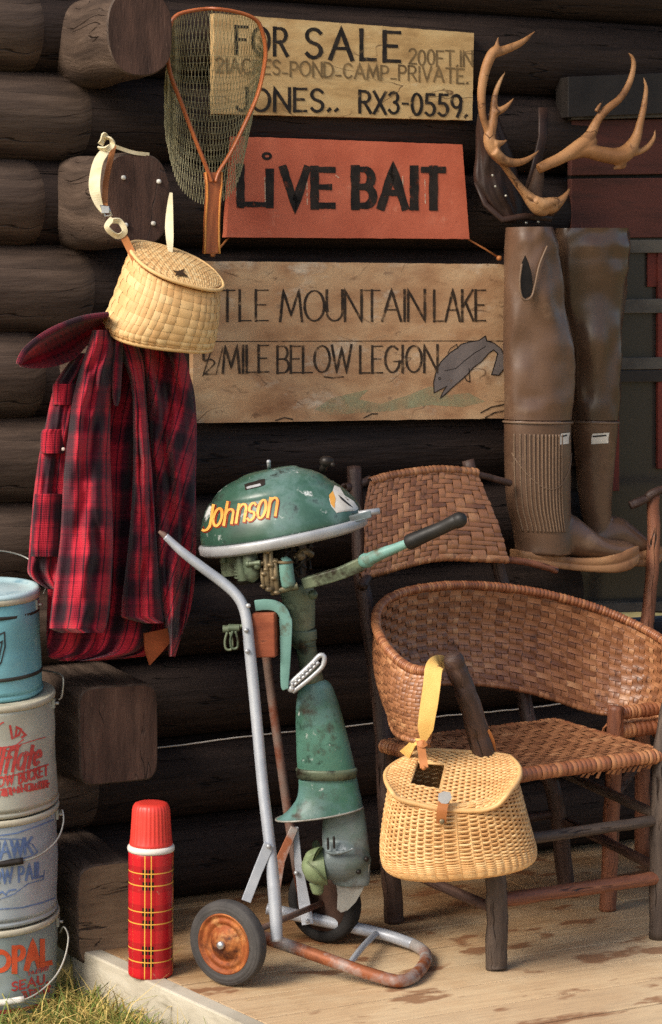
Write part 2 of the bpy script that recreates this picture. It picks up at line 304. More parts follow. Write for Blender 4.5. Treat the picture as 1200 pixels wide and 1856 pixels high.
M['grip'] = pm('black rubber grip', [(.3, c(28, 27, 26)), (.7, c(46, 44, 42))], 14, .5, .2, 80)
M['yellowpaint'] = pm('yellow decal', [(.3, c(206, 138, 60)), (.7, c(236, 186, 98))], 20, .5, 0, wear=(80, .58, .68, .2))
M['redpaint'] = pm('dark red decal edge', [(.3, c(120, 40, 26)), (.7, c(150, 56, 34))], 20, .5, 0)
M['emblemwhite'] = pm('chipped white emblem', [(.3, c(196, 190, 180)), (.7, c(226, 222, 214))], 30, .5, 0, layers=[(c(90, 80, 66), 40, .6, .68)])
M['sole_cord'] = pm('white cord', [(.3, c(190, 180, 166)), (.7, c(222, 214, 204))], 20, .7, .2)
M['lining'] = pm('tan lining', [(.3, c(120, 58, 30)), (.7, c(160, 84, 46))], 14, .8, .2)
M['button'] = pm('pale button', [(.3, c(190, 170, 160)), (.7, c(216, 200, 192))], 20, .4, 0)
def bucket_mat(name, a, b, st, l2):
    return pm(name, [(.25, a), (.7, b)], 6, .45, .25, 50, metal=.15, layers=[(st, 8, .58, .74), (l2, 34, .68, .76)])
M['blue_pail'] = bucket_mat('turquoise enamel', c(96, 152, 166), c(128, 186, 198), c(150, 190, 196), c(80, 92, 90))
M['lid_pale'] = pm('pale blue lid', [(.3, c(150, 186, 196)), (.7, c(196, 214, 216))], 9, .4, .2, 50, layers=[(c(110, 150, 166), 14, .55, .72)])
M['white_pail'] = bucket_mat('stained white enamel', c(164, 162, 148), c(196, 196, 184), c(150, 146, 130), c(110, 104, 88))
M['grey_pail'] = bucket_mat('pale blue grey enamel', c(150, 160, 168), c(182, 190, 196), c(160, 158, 150), c(110, 108, 100))
M['zinc_pail'] = bucket_mat('dull zinc', c(130, 142, 142), c(160, 172, 172), c(140, 146, 140), c(96, 96, 88))
M['rim_pale'] = pm('pale pail rim', [(.3, c(176, 168, 146)), (.7, c(204, 198, 180))], 14, .45, .2, 60, layers=[(c(120, 104, 80), 16, .6, .7)])
M['rim_dark'] = pm('dark pail band', [(.3, c(40, 38, 34)), (.7, c(70, 66, 58))], 20, .5, .2, 60)
M['p_red'] = pm('red stencil', [(.3, c(190, 62, 58)), (.7, c(210, 90, 84))], 40, .6, 0, wear=(90, .52, .66, .2))
M['p_orange'] = pm('orange stencil', [(.3, c(214, 84, 46)), (.7, c(228, 104, 66))], 40, .6, 0, wear=(90, .58, .7, .2))
M['p_blue'] = pm('blue stencil', [(.3, c(86, 110, 158)), (.7, c(118, 140, 180))], 40, .6, 0, wear=(90, .5, .66, .15))
M['p_black'] = pm('black stencil', [(.3, c(36, 36, 38)), (.7, c(60, 60, 60))], 40, .6, 0)
def m_glass():
    g = NT('dark window glass'); g.b.inputs['Base Color'].default_value = c(58, 54, 50); g.b.inputs['Roughness'].default_value = .2; g.b.inputs['Specular IOR Level'].default_value = .5
    return g.m
M['glass'] = m_glass()
def m_plaid():
    g = NT('red and black wool plaid'); v = g.map('UV'); sp = g.n('ShaderNodeSeparateXYZ'); g.l(v, sp.inputs[0])
    wob = g.noise(v, 7, 3)
    def band(x, per, ph, thn):
        f = g.math('FRACT', g.math('ADD', g.math('DIVIDE', g.math('ADD', x, g.math('MULTIPLY', wob, .012)), per), ph))
        d = g.math('ABSOLUTE', g.math('SUBTRACT', f, .5))
        big = g.ramp(d, [(.13, 1), (.27, 0)])
        th = g.ramp(g.math('ABSOLUTE', g.math('SUBTRACT', d, .345)), [(.012, thn), (.035, 0)])
        return g.math('MAXIMUM', big, th)
    a = band(sp.outputs[0], .080, 0, .85); b = band(sp.outputs[1], .110, 0, .3)
    s = g.math('ADD', g.math('MULTIPLY', a, .55), g.math('MULTIPLY', b, .34))
    tw = g.n('ShaderNodeTexWave'); tw.inputs['Scale'].default_value = 70; tw.inputs['Distortion'].default_value = 1; g.l(v, tw.inputs['Vector'])
    tw2 = g.n('ShaderNodeTexWave', bands_direction='Y'); tw2.inputs['Scale'].default_value = 60; tw2.inputs['Distortion'].default_value = 1; g.l(v, tw2.inputs['Vector'])
    tx = g.math('MULTIPLY', tw.outputs['Fac'], tw2.outputs['Fac'])
    s = g.math('ADD', s, g.math('MULTIPLY', g.math('SUBTRACT', tx, .25), .22)); s = g.math('ADD', s, g.math('MULTIPLY', g.math('SUBTRACT', g.noise(v, 30, 5), .5), .3))
    col = g.ramp(s, [(.0, c(184, 42, 58)), (.22, c(154, 34, 50)), (.5, c(92, 28, 42)), (.85, c(42, 24, 32))])
    g.l(col, g.b.inputs['Base Color']); g.b.inputs['Roughness'].default_value = .95; g.b.inputs['Specular IOR Level'].default_value = .1
    g.b.inputs['Sheen Weight'].default_value = .15
    g.bump(tx, .5, .002); return g.m
M['plaid'] = m_plaid()
def m_tartan():
    g = NT('red tartan enamel'); v = g.map('UV'); sp = g.n('ShaderNodeSeparateXYZ'); g.l(v, sp.inputs[0])
    def line(x, cc, wd): return g.math('LESS_THAN', g.math('ABSOLUTE', g.math('SUBTRACT', x, cc)), wd)
    fu = g.math('FRACT', g.math('MULTIPLY', g.math('ADD', sp.outputs[0], .0), 4)); fv = g.math('FRACT', g.math('DIVIDE', g.math('ADD', sp.outputs[1], -.014), .0825))
    UL, UR, VL, VR = .39, .57, .30, .62
    yu = g.math('MAXIMUM', line(fu, UL, .014), line(fu, UR, .014)); yv = g.math('MAXIMUM', line(fv, VL, .014), line(fv, VR, .014))
    bu = g.math('MAXIMUM', line(fu, UL, .075), line(fu, UR, .075)); bv = g.math('MAXIMUM', line(fv, VL, .11), line(fv, VR, .11))
    du = line(fu, .48, .22); dv = line(fv, .46, .34)
    col = g.mix(g.math('MULTIPLY', du, .3), c(196, 28, 38), c(96, 10, 22)); col = g.mix(g.math('MULTIPLY', dv, .3), col, c(96, 10, 22))
    col = g.mix(g.math('MULTIPLY', bu, bv), col, c(26, 18, 18)); col = g.mix(g.math('MAXIMUM', yu, yv), col, c(226, 168, 70))
    sc = g.ramp(g.noise(g.map('Object'), 60, 8, .7), [(.64, 0), (.68, .8)]); col = g.mix(sc, col, c(180, 120, 100))
    g.l(col, g.b.inputs['Base Color']); g.b.inputs['Roughness'].default_value = .28; g.b.inputs['Specular IOR Level'].default_value = .5; return g.m
M['tartan'] = m_tartan()
def m_grass():
    g = NT('dry and green grass'); ge = g.n('ShaderNodeNewGeometry')
    n = g.noise(g.map('Object'), 5, 3); f = g.math('ADD', g.math('MULTIPLY', ge.outputs['Random Per Island'], .55), g.math('MULTIPLY', n, .45))
    g.l(g.ramp(f, [(.1, c(70, 96, 34)), (.42, c(112, 130, 52)), (.55, c(172, 152, 80)), (.75, c(212, 182, 108)), (.95, c(224, 206, 148))]), g.b.inputs['Base Color'])
    g.b.inputs['Roughness'].default_value = .7; return g.m
M['grass'] = m_grass()

# ---------------------------------------------------------------- brushed lettering
def arc(cx, cy, rx, ry, a0, a1, n=9): return [(cx+rx*cos(radians(a0+(a1-a0)*i/(n-1))), cy+ry*sin(radians(a0+(a1-a0)*i/(n-1)))) for i in range(n)]
def O_(w, h=1, y=0): return arc(w/2, y+h/2, w/2, h/2, 90, 450, 19)
GL = {
 'A': (.72, [[(0, 0), (.36, 1), (.72, 0)], [(.14, .36), (.58, .36)]]),
 'B': (.56, [[(0, 0), (0, 1)], [(0, 1), (.3, 1)]+arc(.3, .76, .2, .24, 80, -80, 7)+[(0, .52)], [(.02, .52), (.3, .52)]+arc(.3, .26, .26, .26, 80, -80, 7)+[(0, 0)]]),
 'C': (.62, [arc(.34, .5, .34, .5, 45, 315, 13)]), 'D': (.64, [[(0, 0), (0, 1)], [(0, 1), (.2, 1)]+arc(.2, .5, .44, .5, 80, -80, 9)+[(0, 0)]]),
 'E': (.5, [[(0, 0), (0, 1)], [(0, 1), (.5, 1)], [(0, .52), (.4, .52)], [(0, 0), (.5, 0)]]), 'F': (.5, [[(0, 0), (0, 1)], [(0, 1), (.5, 1)], [(0, .52), (.4, .52)]]),
 'G': (.68, [arc(.36, .5, .36, .5, 50, 350, 13), [(.4, .42), (.72, .42)]]), 'H': (.6, [[(0, 0), (0, 1)], [(.6, 0), (.6, 1)], [(0, .5), (.6, .5)]]),
 'I': (.08, [[(.04, 0), (.04, 1)]]), 'J': (.42, [[(.42, 1), (.42, .25)]+arc(.2, .22, .22, .22, 0, -160, 7)]),
 'K': (.56, [[(0, 0), (0, 1)], [(.52, 1), (.03, .46)], [(.18, .6), (.56, 0)]]), 'L': (.46, [[(0, 1), (0, 0)], [(0, 0), (.46, 0)]]),
 'M': (.84, [[(0, 0), (.12, 1), (.42, .2), (.72, 1), (.84, 0)]]), 'N': (.64, [[(0, 0), (0, 1), (.64, 0), (.64, 1)]]),
 'O': (.76, [O_(.76)]), 'P': (.52, [[(0, 0), (0, 1)], [(0, 1), (.26, 1)]+arc(.26, .74, .26, .26, 80, -80, 7)+[(0, .48)]]),
 'R': (.56, [[(0, 0), (0, 1)], [(0, 1), (.26, 1)]+arc(.26, .74, .26, .26, 80, -80, 7)+[(0, .48)], [(.24, .48), (.56, 0)]]),
 'S': (.5, [arc(.26, .76, .24, .24, 30, 250, 9)+arc(.25, .25, .25, .25, 80, -150, 9)]),
 'T': (.6, [[(.3, 0), (.3, 1)], [(0, 1), (.6, 1)]]), 'U': (.6, [[(0, 1), (0, .3)]+arc(.3, .3, .3, .3, 180, 360, 9)+[(.6, 1)]]),
 'V': (.64, [[(0, 1), (.32, 0), (.64, 1)]]), 'W': (.96, [[(0, 1), (.24, 0), (.48, .9), (.72, 0), (.96, 1)]]), 'X': (.58, [[(0, 0), (.58, 1)], [(0, 1), (.58, 0)]]),
 '0': (.5, [O_(.5)]), '1': (.12, [[(0, .85), (.1, 1), (.1, 0)]]), '2': (.5, [arc(.25, .74, .25, .26, 160, -20, 8)+[(0, 0)], [(0, 0), (.5, 0)]]),
 '3': (.48, [arc(.22, .76, .22, .24, 150, -80, 8), arc(.22, .27, .25, .27, 80, -150, 9)]), '5': (.48, [[(.45, 1), (.08, 1), (.05, .58)]+arc(.22, .3, .25, .3, 100, -140, 9)]),
 '9': (.48, [arc(.24, .7, .24, .3, 0, 360, 13), [(.48, .7), (.44, .3), (.3, 0)]]), '-': (.3, [[(.02, .48), (.28, .48)]]), '_': (.4, [[(.02, .12), (.38, .12)]]),
 '.': (.1, [[(.02, .02), (.08, .08)]]), '/': (.5, [[(0, -.05), (.5, 1.05)]]), ' ': (.34, []),
 'i': (.08, [[(.04, 0), (.04, .84)]]), 'o': (.46, [O_(.46, .68)]), 'h': (.44, [[(0, 0), (0, 1.05)], arc(.22, .46, .22, .22, 170, 0, 7)+[(.44, 0)]]),
 'n': (.44, [[(0, 0), (0, .68)], arc(.22, .46, .22, .22, 170, 0, 7)+[(.44, 0)]]), 's': (.36, [arc(.18, .51, .17, .17, 30, 250, 7)+arc(.18, .17, .18, .17, 80, -150, 7)]),
 'l': (.08, [[(.04, 0), (.04, 1.05)]]), 'f': (.34, [arc(.3, .82, .17, .22, 70, 180, 5)+[(.13, 0)], [(0, .62), (.3, .62)]]), 'a': (.44, [O_(.44, .68), [(.44, .68), (.44, 0)]]),
 't': (.34, [[(.16, 1), (.16, 0)], [(0, .66), (.34, .66)]]), 'e': (.44, [[(0, .36), (.44, .36)]+arc(.22, .34, .22, .34, 5, 310, 11)]), 'k': (.42, [[(0, 0), (0, 1.05)], [(.4, .7), (.02, .3)], [(.16, .44), (.42, 0)]]),
}
def stroke(mb, pts, mapf, wv, wh, lift, cap=.5, step=7):
    P2 = [V((p[0], p[1])) for p in pts]; q = [P2[0]]
    for a, b in zip(P2, P2[1:]):
        k = max(1, int((b-a).length/step))
        for i in range(1, k+1): q.append(a.lerp(b, i/k))
    closed = (q[0]-q[-1]).length < .5; L = len(q)
    def wd(d): return wh+(wv-wh)*abs(d.y)/max(d.length, 1e-6)
    if not closed and cap:
        d0 = (q[1]-q[0]).normalized(); d1 = (q[-1]-q[-2]).normalized(); q[0] = q[0]-d0*(wd(d0)*cap); q[-1] = q[-1]+d1*(wd(d1)*cap)
    rows = []
    for i in range(L):
        d0 = (q[i]-q[i-1]) if i else ((q[-1]-q[-2]) if closed else q[1]-q[0]); d1 = (q[i+1]-q[i]) if i < L-1 else ((q[1]-q[0]) if closed else d0)
        d0 = d0.normalized(); d1 = d1.normalized(); t = d0+d1
        if t.length < .2: t = d1.copy()
        t.normalize(); n2 = V((-t.y, t.x)); k = min(1/max(.35, t.dot(d1)), 2.2); h = (wd(d0)+wd(d1))/4*k*(1+(.2 if wv > 4 else .1)*nz(q[i].x*.06, q[i].y*.06, lift*9e3))
        a = q[i]+n2*h; b = q[i]-n2*h; rows.append([mapf(a.x, a.y, lift), mapf(b.x, b.y, lift)])
    mb.grid(rows, smooth=False)
_LIFT = [0]
def text(mb, s, x0, y0, x1, y1, h, mapf, wv, wh=None, gap=.2, slant=0., skip=(), jit=0., step=7):
    wh = wv*.8 if wh is None else wh; tot = sum(GL[k][0]+gap for k in s)-gap; x = 0
    for i, k in enumerate(s):
        g, strokes = GL[k]; jy = random.uniform(-1, 1)*jit
        if i not in skip:
            for st in strokes:
                pts = []
                for (a, b) in st:
                    f = (x+a)/tot; pts.append((x0+(x1-x0)*f+slant*h*b, y0+(y1-y0)*f-h*b+jy))
                _LIFT[0] = (_LIFT[0]+1) % 40; stroke(mb, pts, mapf, wv, wh, _LIFT[0]*2.2e-5, step=step)
        x += g+gap

def smudge(mb, x0, y0, x1, y1, h, mapf, w=2.6, dens=5.0):   # print too worn to read
    n = max(3, int(abs(x1-x0)/dens))
    for i in range(n):
        f = (i+.5)/n; x = x0+(x1-x0)*f; y = y0+(y1-y0)*f; _LIFT[0] = (_LIFT[0]+1) % 40; q = random.uniform(-.5, .5)*dens
        stroke(mb, [(x+q*.3, y-h*random.uniform(.02, .3)), (x+q, y-h*random.uniform(.7, 1))], mapf, w*random.uniform(.7, 1.3), w, _LIFT[0]*2.2e-5, step=4)
        if random.random() < .6: _LIFT[0] = (_LIFT[0]+1) % 40; yy = y-h*random.choice((.1, .5, .9)); stroke(mb, [(x-dens*.5, yy), (x+dens*.5, yy-.3)], mapf, w, w*.9, _LIFT[0]*2.2e-5, step=4)

# ================================================================ SETTING
def wall_pt(s, z, off=0.): return V((W0.x, W0.y, 0))+T*s+N*off+UP*z
E0 = FL(213, 1733); E1 = FL(485, 1856); ED = (E1-E0).normalized(); EN = V((-ED.y, ED.x, 0))
if EN.x > 0: EN = -EN                       # outwards, to the lawn
GZ = -.135
g = MB(); R = 60
g.add([(-400, -400, GZ), (400, -400, GZ), (400, 900, GZ), (-400, 900, GZ)], [(0, 1, 2, 3)])
tag(obj('lawn_ground', g, M['soil']), kind='structure')
# porch boards run along the wall; each ends on the slanting edge
fl = MB(); bw = .14
perp = -N
s0 = (E0-W0).dot(N); row = -.02
def edge_s(off):                            # s on the edge line at a given distance in front of the wall
    k = (off-(E0-W0).dot(N))/ED.dot(N); return (E0+ED*k-W0).dot(T)
off = -.25
while off < 3.2:
    a, b = off+.002, off+bw-.002
    sa, sb = edge_s(a)-.0, edge_s(b)-.0
    cuts = [None]+([random.uniform(.4, 1.5)] if random.random() < .5 else [])+[4.0]
    for q0, q1 in zip(cuts, cuts[1:]):
        l0, l1 = (sa, sb) if q0 is None else (q0+.001, q0+.001)
        h = random.uniform(-.0012, .0012)
        pts = [wall_pt(l0, h, a), wall_pt(q1-.001, h, a), wall_pt(q1-.001, h, b), wall_pt(l1, h, b)]
        fl.prism([V(p) for p in pts], (0, 0, -.03))
    off += bw
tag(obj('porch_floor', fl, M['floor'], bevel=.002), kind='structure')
fa = MB(); a0 = E0-ED*.12+EN*.004; a1 = E0+ED*3
fa.prism([a0+UP*.002, a1+UP*.002, a1+EN*.042+UP*.002, a0+EN*.042+UP*.002], (0, 0, -.19))
tag(obj('porch_edge_board', fa, M['fascia'], bevel=.004), kind='structure')

# log cabin: wall courses, crossing log ends, window, roof
cab = thing('log_cabin', wall_pt(0, 0), 'dark brown log cabin wall with protruding log ends and a red framed window', 'cabin')
LR = .101; PIT = .194
def log_s(px): return (W(px, 800, -.05)-W0).dot(T)
SW = log_s(1038)
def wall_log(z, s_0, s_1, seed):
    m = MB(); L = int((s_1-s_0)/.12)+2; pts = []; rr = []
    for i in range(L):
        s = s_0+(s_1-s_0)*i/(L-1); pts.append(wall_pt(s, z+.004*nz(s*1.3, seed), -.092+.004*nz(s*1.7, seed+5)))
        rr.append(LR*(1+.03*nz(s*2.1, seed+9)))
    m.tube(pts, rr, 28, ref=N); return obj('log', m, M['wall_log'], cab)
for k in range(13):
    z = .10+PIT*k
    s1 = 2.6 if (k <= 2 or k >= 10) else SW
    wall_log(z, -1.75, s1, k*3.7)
for k in range(13):                         # the courses run on past the corner, a little thicker, daylight painted in as paler wood
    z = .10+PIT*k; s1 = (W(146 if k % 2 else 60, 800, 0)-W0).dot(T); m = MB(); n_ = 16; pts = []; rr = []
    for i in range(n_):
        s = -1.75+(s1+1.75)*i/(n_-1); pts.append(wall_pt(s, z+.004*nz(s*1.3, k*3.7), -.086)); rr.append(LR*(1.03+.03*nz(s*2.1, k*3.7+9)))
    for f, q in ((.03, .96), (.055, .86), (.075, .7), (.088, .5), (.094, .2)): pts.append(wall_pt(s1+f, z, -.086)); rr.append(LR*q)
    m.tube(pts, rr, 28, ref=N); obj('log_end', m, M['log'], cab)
def log_end(px, py, hw, hh, off, e, mat, seed, name='log_end'):
    cc = W(px, py, off); m = MB(); sc = (cc-CP).length/FP; a = hw*sc; b = hh*sc; rows = []; L = 9; n = 40
    for i in range(L):
        q = -.12+(off+.12)*i/(L-1); sw = 1+.045*sin(pi*min(1, i/4))-.02*(i == L-1)
        ring = []
        for j in range(n):
            t = 2*pi*j/n; wv_ = 1+.03*nz(cos(t)*1.5+seed, sin(t)*1.5, i*.4)
            ring.append(cc+N*(q-off)+T*(a*sw*wv_*spw(cos(t), e))+UP*(b*sw*wv_*spw(sin(t), e)))
        rows.append(ring)
    m.grid(rows, closed=True)
    last = rows[-1]; ins = [cc+(p-cc)*.965+N*.004 for p in last]
    m.grid([last, ins], closed=True)
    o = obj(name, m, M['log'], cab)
    f = MB(); f.add(ins, [tuple(range(n))], smooth=False); obj('sawn_face', f, mat, o)
    return o
log_end(253, 58, 64, 78, .27, .8, M['endgrain'], 1)
o8 = log_end(247, 361, 66, 84, .27, .72, M['endgrain'], 2)
for (x, y) in ((224, 322), (288, 329), (228, 408), (278, 405)):
    obj('nail_head', MB().ball(W(x, y, .276), .0055, 6), M['label'], o8)
for i, (px, py) in enumerate(((245, 660), (236, 985))): log_end(px, py, 66, 80, .26, .72, M['endgrain'], 3+i)
log_end(214, 1331, 78, 92, .27, .30, M['endgrain'], 6)
log_end(200, 1655, 64, 94, .27, .36, M['weathered'], 7)
# drip notches under the squared ends
# window
win = obj('window', MB().prism([W(1036, 205, -.02), W(1420, 190, -.02), W(1420, 1120, -.02), W(1036, 1104, -.02)][::-1], -N*.02), M['darktrim'], cab)
# the pane: dark glass in front of the backing
pn = MB().prism([W(1048, 432, -.012), W(1400, 428, -.012), W(1400, 1098, -.012), W(1048, 1090, -.012)], -N*.006); obj('pane', pn, M['glass'], win)
def wbar(name, x0, y0, x1, y1, hpx, mat, off, dep=.02):
    m = MB().prism([W(x0, y0-hpx/2, off), W(x1, y1-hpx/2, off), W(x1, y1+hpx/2, off), W(x0, y0+hpx/2, off)], -N*dep); return obj(name, m, mat, win, bevel=.002)
wbar('head_board', 1036, 268, 1420, 262, 100, M['redboard'], .004)
wbar('head_board', 1036, 378, 1420, 374, 108, M['redboard'], .008)
wbar('lintel', 1030, 176, 1420, 160, 74, M['darktrim'], .03, .06)
wbar('frame', 1036, 212, 1420, 202, 10, M['greytrim'], .02)
for y, h_, mt in ((448, 24, 'greytrim'), (556, 26, 'greytrim'), (660, 22, 'greytrim'), (683, 22, 'darktrim')): wbar('muntin', 1048, y, 1400, y-4, h_, M[mt], .006)
for x, y0, y1 in ((1116, 440, 890), (1200, 440, 850), (1290, 440, 1080)):
    m = MB().prism([W(x-7, y0, .0022), W(x+7, y0, .0022), W(x+7, y1, .0022), W(x-7, y1, .0022)], -N*.012); obj('stile', m, M['redtrim'], win, bevel=.002)
wbar('sill', 1036, 1104, 1420, 1092, 18, M['greytrim'], .03, .05)
wbar('panel', 1174, 480, 1200, 480, 80, M['redtrim'], -.004, .006)
# porch roof above, out of the picture, that shades the wall
rf = MB(); rf.prism([wall_pt(-.15, 2.86, -.3), wall_pt(3.5, 2.86, -.3), wall_pt(3.5, 2.70, .52), wall_pt(-.15, 2.70, .52)], (0, 0, .06))
obj('roof', rf, M['darktrim'], cab)

# grass: far too many blades to count
gr = MB(); cnt = 0
while cnt < 15000:
    x = random.uniform(-1.1, .1); y = random.uniform(4.0, 5.35)
    p = V((x, y, GZ)); dd = (p-E0).dot(EN)-.046
    if dd < .0: continue
    if dd > .55 or (p-wall_pt(0, 0)).dot(N) < .2: continue
    near = dd < .14; h = random.uniform(.03, .085)*(1.35 if near else 1)*(1.6 if random.random() < .06 else 1)
    lean = V((random.gauss(0, .8), random.gauss(0, .8), 0))*h; wdt = random.uniform(.0012, .0028); a = random.uniform(0, pi); wv_ = V((cos(a), sin(a), 0))*wdt
    q0, q1, q2 = p, p+lean*.35+UP*h*.6, p+lean+UP*h*(.95 if random.random() < .5 else .6)
    gr.add([q0-wv_, q0+wv_, q1+wv_*.7, q1-wv_*.7, q2], [(0, 1, 2, 3), (3, 2, 4)]); cnt += 1
tag(obj('grass', gr, M['grass']), kind='stuff')

# white cord along the wall
cdm = MB(); cp_ = spl([(270, 1357), (340, 1349), (420, 1338), (520, 1327), (610, 1319), (700, 1308), (800, 1298), (880, 1291), (960, 1283), (1040, 1272), (1150, 1258)], 60)
cdm.tube([W(x, y+1.2*nz(x*.05, 3), .012) for x, y in cp_], .0019, 6)
tag(obj('wall_cord', cdm, M['sole_cord'], loc=W(270, 1357, .012)), 'thin white cord stretched low across the dark log wall behind the motor', 'cord')

# ================================================================ SIGNS
def sign(name, corners, off, mat, label, th=.022):
    pts = [W(x, y, off) for x, y in corners]; cc = sum(pts, V((0, 0, 0)))/4
    t = thing(name, cc-N*th, label, 'sign')
    m = MB(); nx, ny = 40, 16; g_ = []
    for j in range(ny+1):
        r_ = []
        for i in range(nx+1):
            u, v_ = i/nx, j/ny; p = (pts[0].lerp(pts[1], u)).lerp(pts[3].lerp(pts[2], u), v_)
            if j in (0, ny): p = p+UP*.0014*nz(u*23, j)
            if i in (0, nx): p = p+T*.0014*nz(v_*23, i)
            r_.append(p)
        g_.append(r_)
    back = [[p-N*th for p in r_] for r_ in g_]
    m.grid(g_, smooth=False); m.grid(back, smooth=False)
    ed = g_[0]+[r_[-1] for r_ in g_[1:]]+g_[-1][::-1][1:]+[r_[0] for r_ in g_[::-1][1:-1]]
    m.grid([ed, [p-N*th for p in ed]], closed=True, smooth=False)
    obj('board', m, mat, t)
    return t, (lambda x, y, l=0.: W(x, y, off+.0008+l))
t, mp = sign('property_sign', [(388, 24), (859, 60), (856, 218), (388, 206)], .03, M['sale'], 'pale hand lettered property sale board hung highest on the wall, behind the landing net')
def letter(name, mat, par, *args, **k):
    m = MB(); text(m, *args, **k); return obj(name, m, M[mat], par)
letter('lettering', 'paint_black', t, 'FOR', 428, 96, 520, 100, 48, mp, 6.8, 5, gap=.25); letter('lettering', 'paint_black', t, 'SALE', 555, 104, 724, 111, 52, mp, 7.8, 6, gap=.32, jit=1)
letter('lettering', 'paint_black', t, 'JONES..', 430, 200, 612, 202, 40, mp, 6, 4.5, gap=.22, jit=.8); letter('lettering', 'paint_black', t, 'RX3-0559.', 652, 203, 846, 212, 38, mp, 5.7, 4.2, gap=.2, jit=1)
letter('small_lettering', 'paint_faint', t, '200FT.IN', 742, 116, 856, 121, 27, mp, 3.4, 2.8, gap=.18, jit=1.2); letter('small_lettering', 'paint_faint', t, '21ACRES_POND_CAMP_PRIVATE.', 392, 131, 848, 151, 26, mp, 3.4, 2.8, gap=.2, jit=1.2)
t, mp = sign('bait_sign', [(424, 247), (838, 262), (851, 433), (410, 430)], .035, M['bait'], 'orange red board with bold black LIVE BAIT lettering on the log wall')
m = MB(); text(m, 'L', 436, 370, 480, 371, 66, mp, 15, 10); 
stroke(m, [(489, 313), (489, 370)], mp, 15, 15, .0001); stroke(m, arc(484, 283, 7, 5, 0, 360, 13), mp, 5, 5, .0001, cap=0)
text(m, 'VE', 514, 372, 603, 373, 65, mp, 15, 11, gap=.22); obj('lettering', m, M['paint_black'], t)
letter('lettering', 'paint_black', t, 'BAIT', 644, 373, 803, 374, 66, mp, 16, 11, gap=.26)
for (x, y0, y1) in ((428, 318, 366), (480, 322, 366), (556, 316, 370), (637, 316, 370), (730, 320, 366), (770, 326, 368), (609, 318, 322), (528, 330, 352)):
    m = MB(); stroke(m, [(x, y0), (x+1+(y1 < 360)*4, y1)], mp, 1.8, 1.8, -.0002); obj('chipped_edge', m, M['chip'], t)
t, mp = sign('lake_sign', [(350, 473), (922, 479), (922, 758), (350, 767)], .03, M['lake'], 'large weathered board with thin LITTLE MOUNTAIN LAKE lettering and a grey fish')
for tx, xa, xb, gp in (('LITTLE', 322, 486, .2), ('MOUNTAIN', 508, 770, .1), ('LAKE', 787, 880, .12)): letter('lettering', 'paint_thin', t, tx, xa, 582, xb, 581, 55, mp, 4.8, 2.4, gap=gp)
m = MB()
text(m, '1', 364, 652, 370, 652, 24, mp, 4.5); text(m, '/', 368, 678, 388, 678, 55, mp, 2.2); text(m, '2', 371, 678, 389, 678, 27, mp, 2.6, 2.6); text(m, '/', 392, 676, 404, 676, 44, mp, 2.2)
obj('lettering', m, M['paint_thin'], t)
for tx, xa, xb, gp in (('MILE', 404, 487, .14), ('BELOW', 503, 637, .1), ('LEGION', 653, 793, .13)): letter('lettering', 'paint_thin', t, tx, xa, 676, xb, 674, 48, mp, 4.6, 2.4, gap=gp)
m = MB(); stroke(m, [(352, 619), (700, 618), (922, 618)], mp, 1.6, 1.6, -.0003); obj('joint', m, M['paint_thin'], t)
fish = [(787, 712), (786, 694), (791, 672), (799, 656), (815, 640), (830, 630), (836, 624), (850, 620), (868, 617), (880, 609), (882, 618), (896, 622), (908, 632), (914, 645), (914, 668), (904, 680), (891, 679), (897, 660), (902, 641), (895, 634), (886, 640), (872, 656), (858, 666), (846, 680), (832, 692), (818, 704), (810, 712), (798, 722), (804, 708), (810, 700)]
m = MB(); m.add([mp(x, y, .0002) for x, y in fish], [tuple(range(len(fish)))], smooth=False); obj('fish', m, M['fish'], t)
m = MB(); stroke(m, fish+[fish[0]], mp, 1.8, 1.8, .0004, cap=0)
stroke(m, [(806, 672), (826, 668), (842, 654), (860, 640), (880, 628)], mp, 1.3, 1.3, .0004); stroke(m, [(812, 640), (816, 632), (828, 624), (830, 632)], mp, 1.3, 1.3, .00042); stroke(m, [(850, 668), (852, 692), (846, 690), (842, 682)], mp, 1.6, 1.6, .00044); stroke(m, arc(797, 686, 2, 2, 0, 360, 9), mp, 1.4, 1.4, .00046, cap=0)
obj('fish_outline', m, M['paint_black'], t)
m = MB(); ws = [(570, 742), (600, 722), (640, 712), (668, 706), (650, 724), (690, 732), (740, 716), (780, 700), (812, 716), (850, 712), (880, 728), (840, 738), (780, 734), (720, 744), (660, 748), (600, 752)]
m.add([mp(x, y, -.0004) for x, y in ws], [tuple(range(len(ws)))], smooth=False); obj('painted_wash', m, M['wash'], t)
for pts in ([(872, 748), (890, 738), (914, 733)], [(880, 757), (896, 748), (916, 744)], [(660, 757), (674, 750), (684, 750)], [(500, 762), (516, 757), (530, 760)], [(588, 683), (604, 685), (622, 683)]): m = MB(); stroke(m, pts, mp, 2.4, 2.4, .0003); obj('crack', m, M['paint_thin'], t)
m = MB(); m.tube([W(414, 431, .02), W(398, 450, .03), W(386, 461, .034)], .0024, 6); m.ball(W(386, 462, .036), .006, 6); obj('hanging_cord', m, M['leather'], t)
m = MB(); m.tube([W(846, 432, .02), W(880, 452, .028), W(906, 468, .034)], .0024, 6); m.ball(W(905, 468, .036), .007, 6); obj('hanging_cord', m, M['leather'], t)

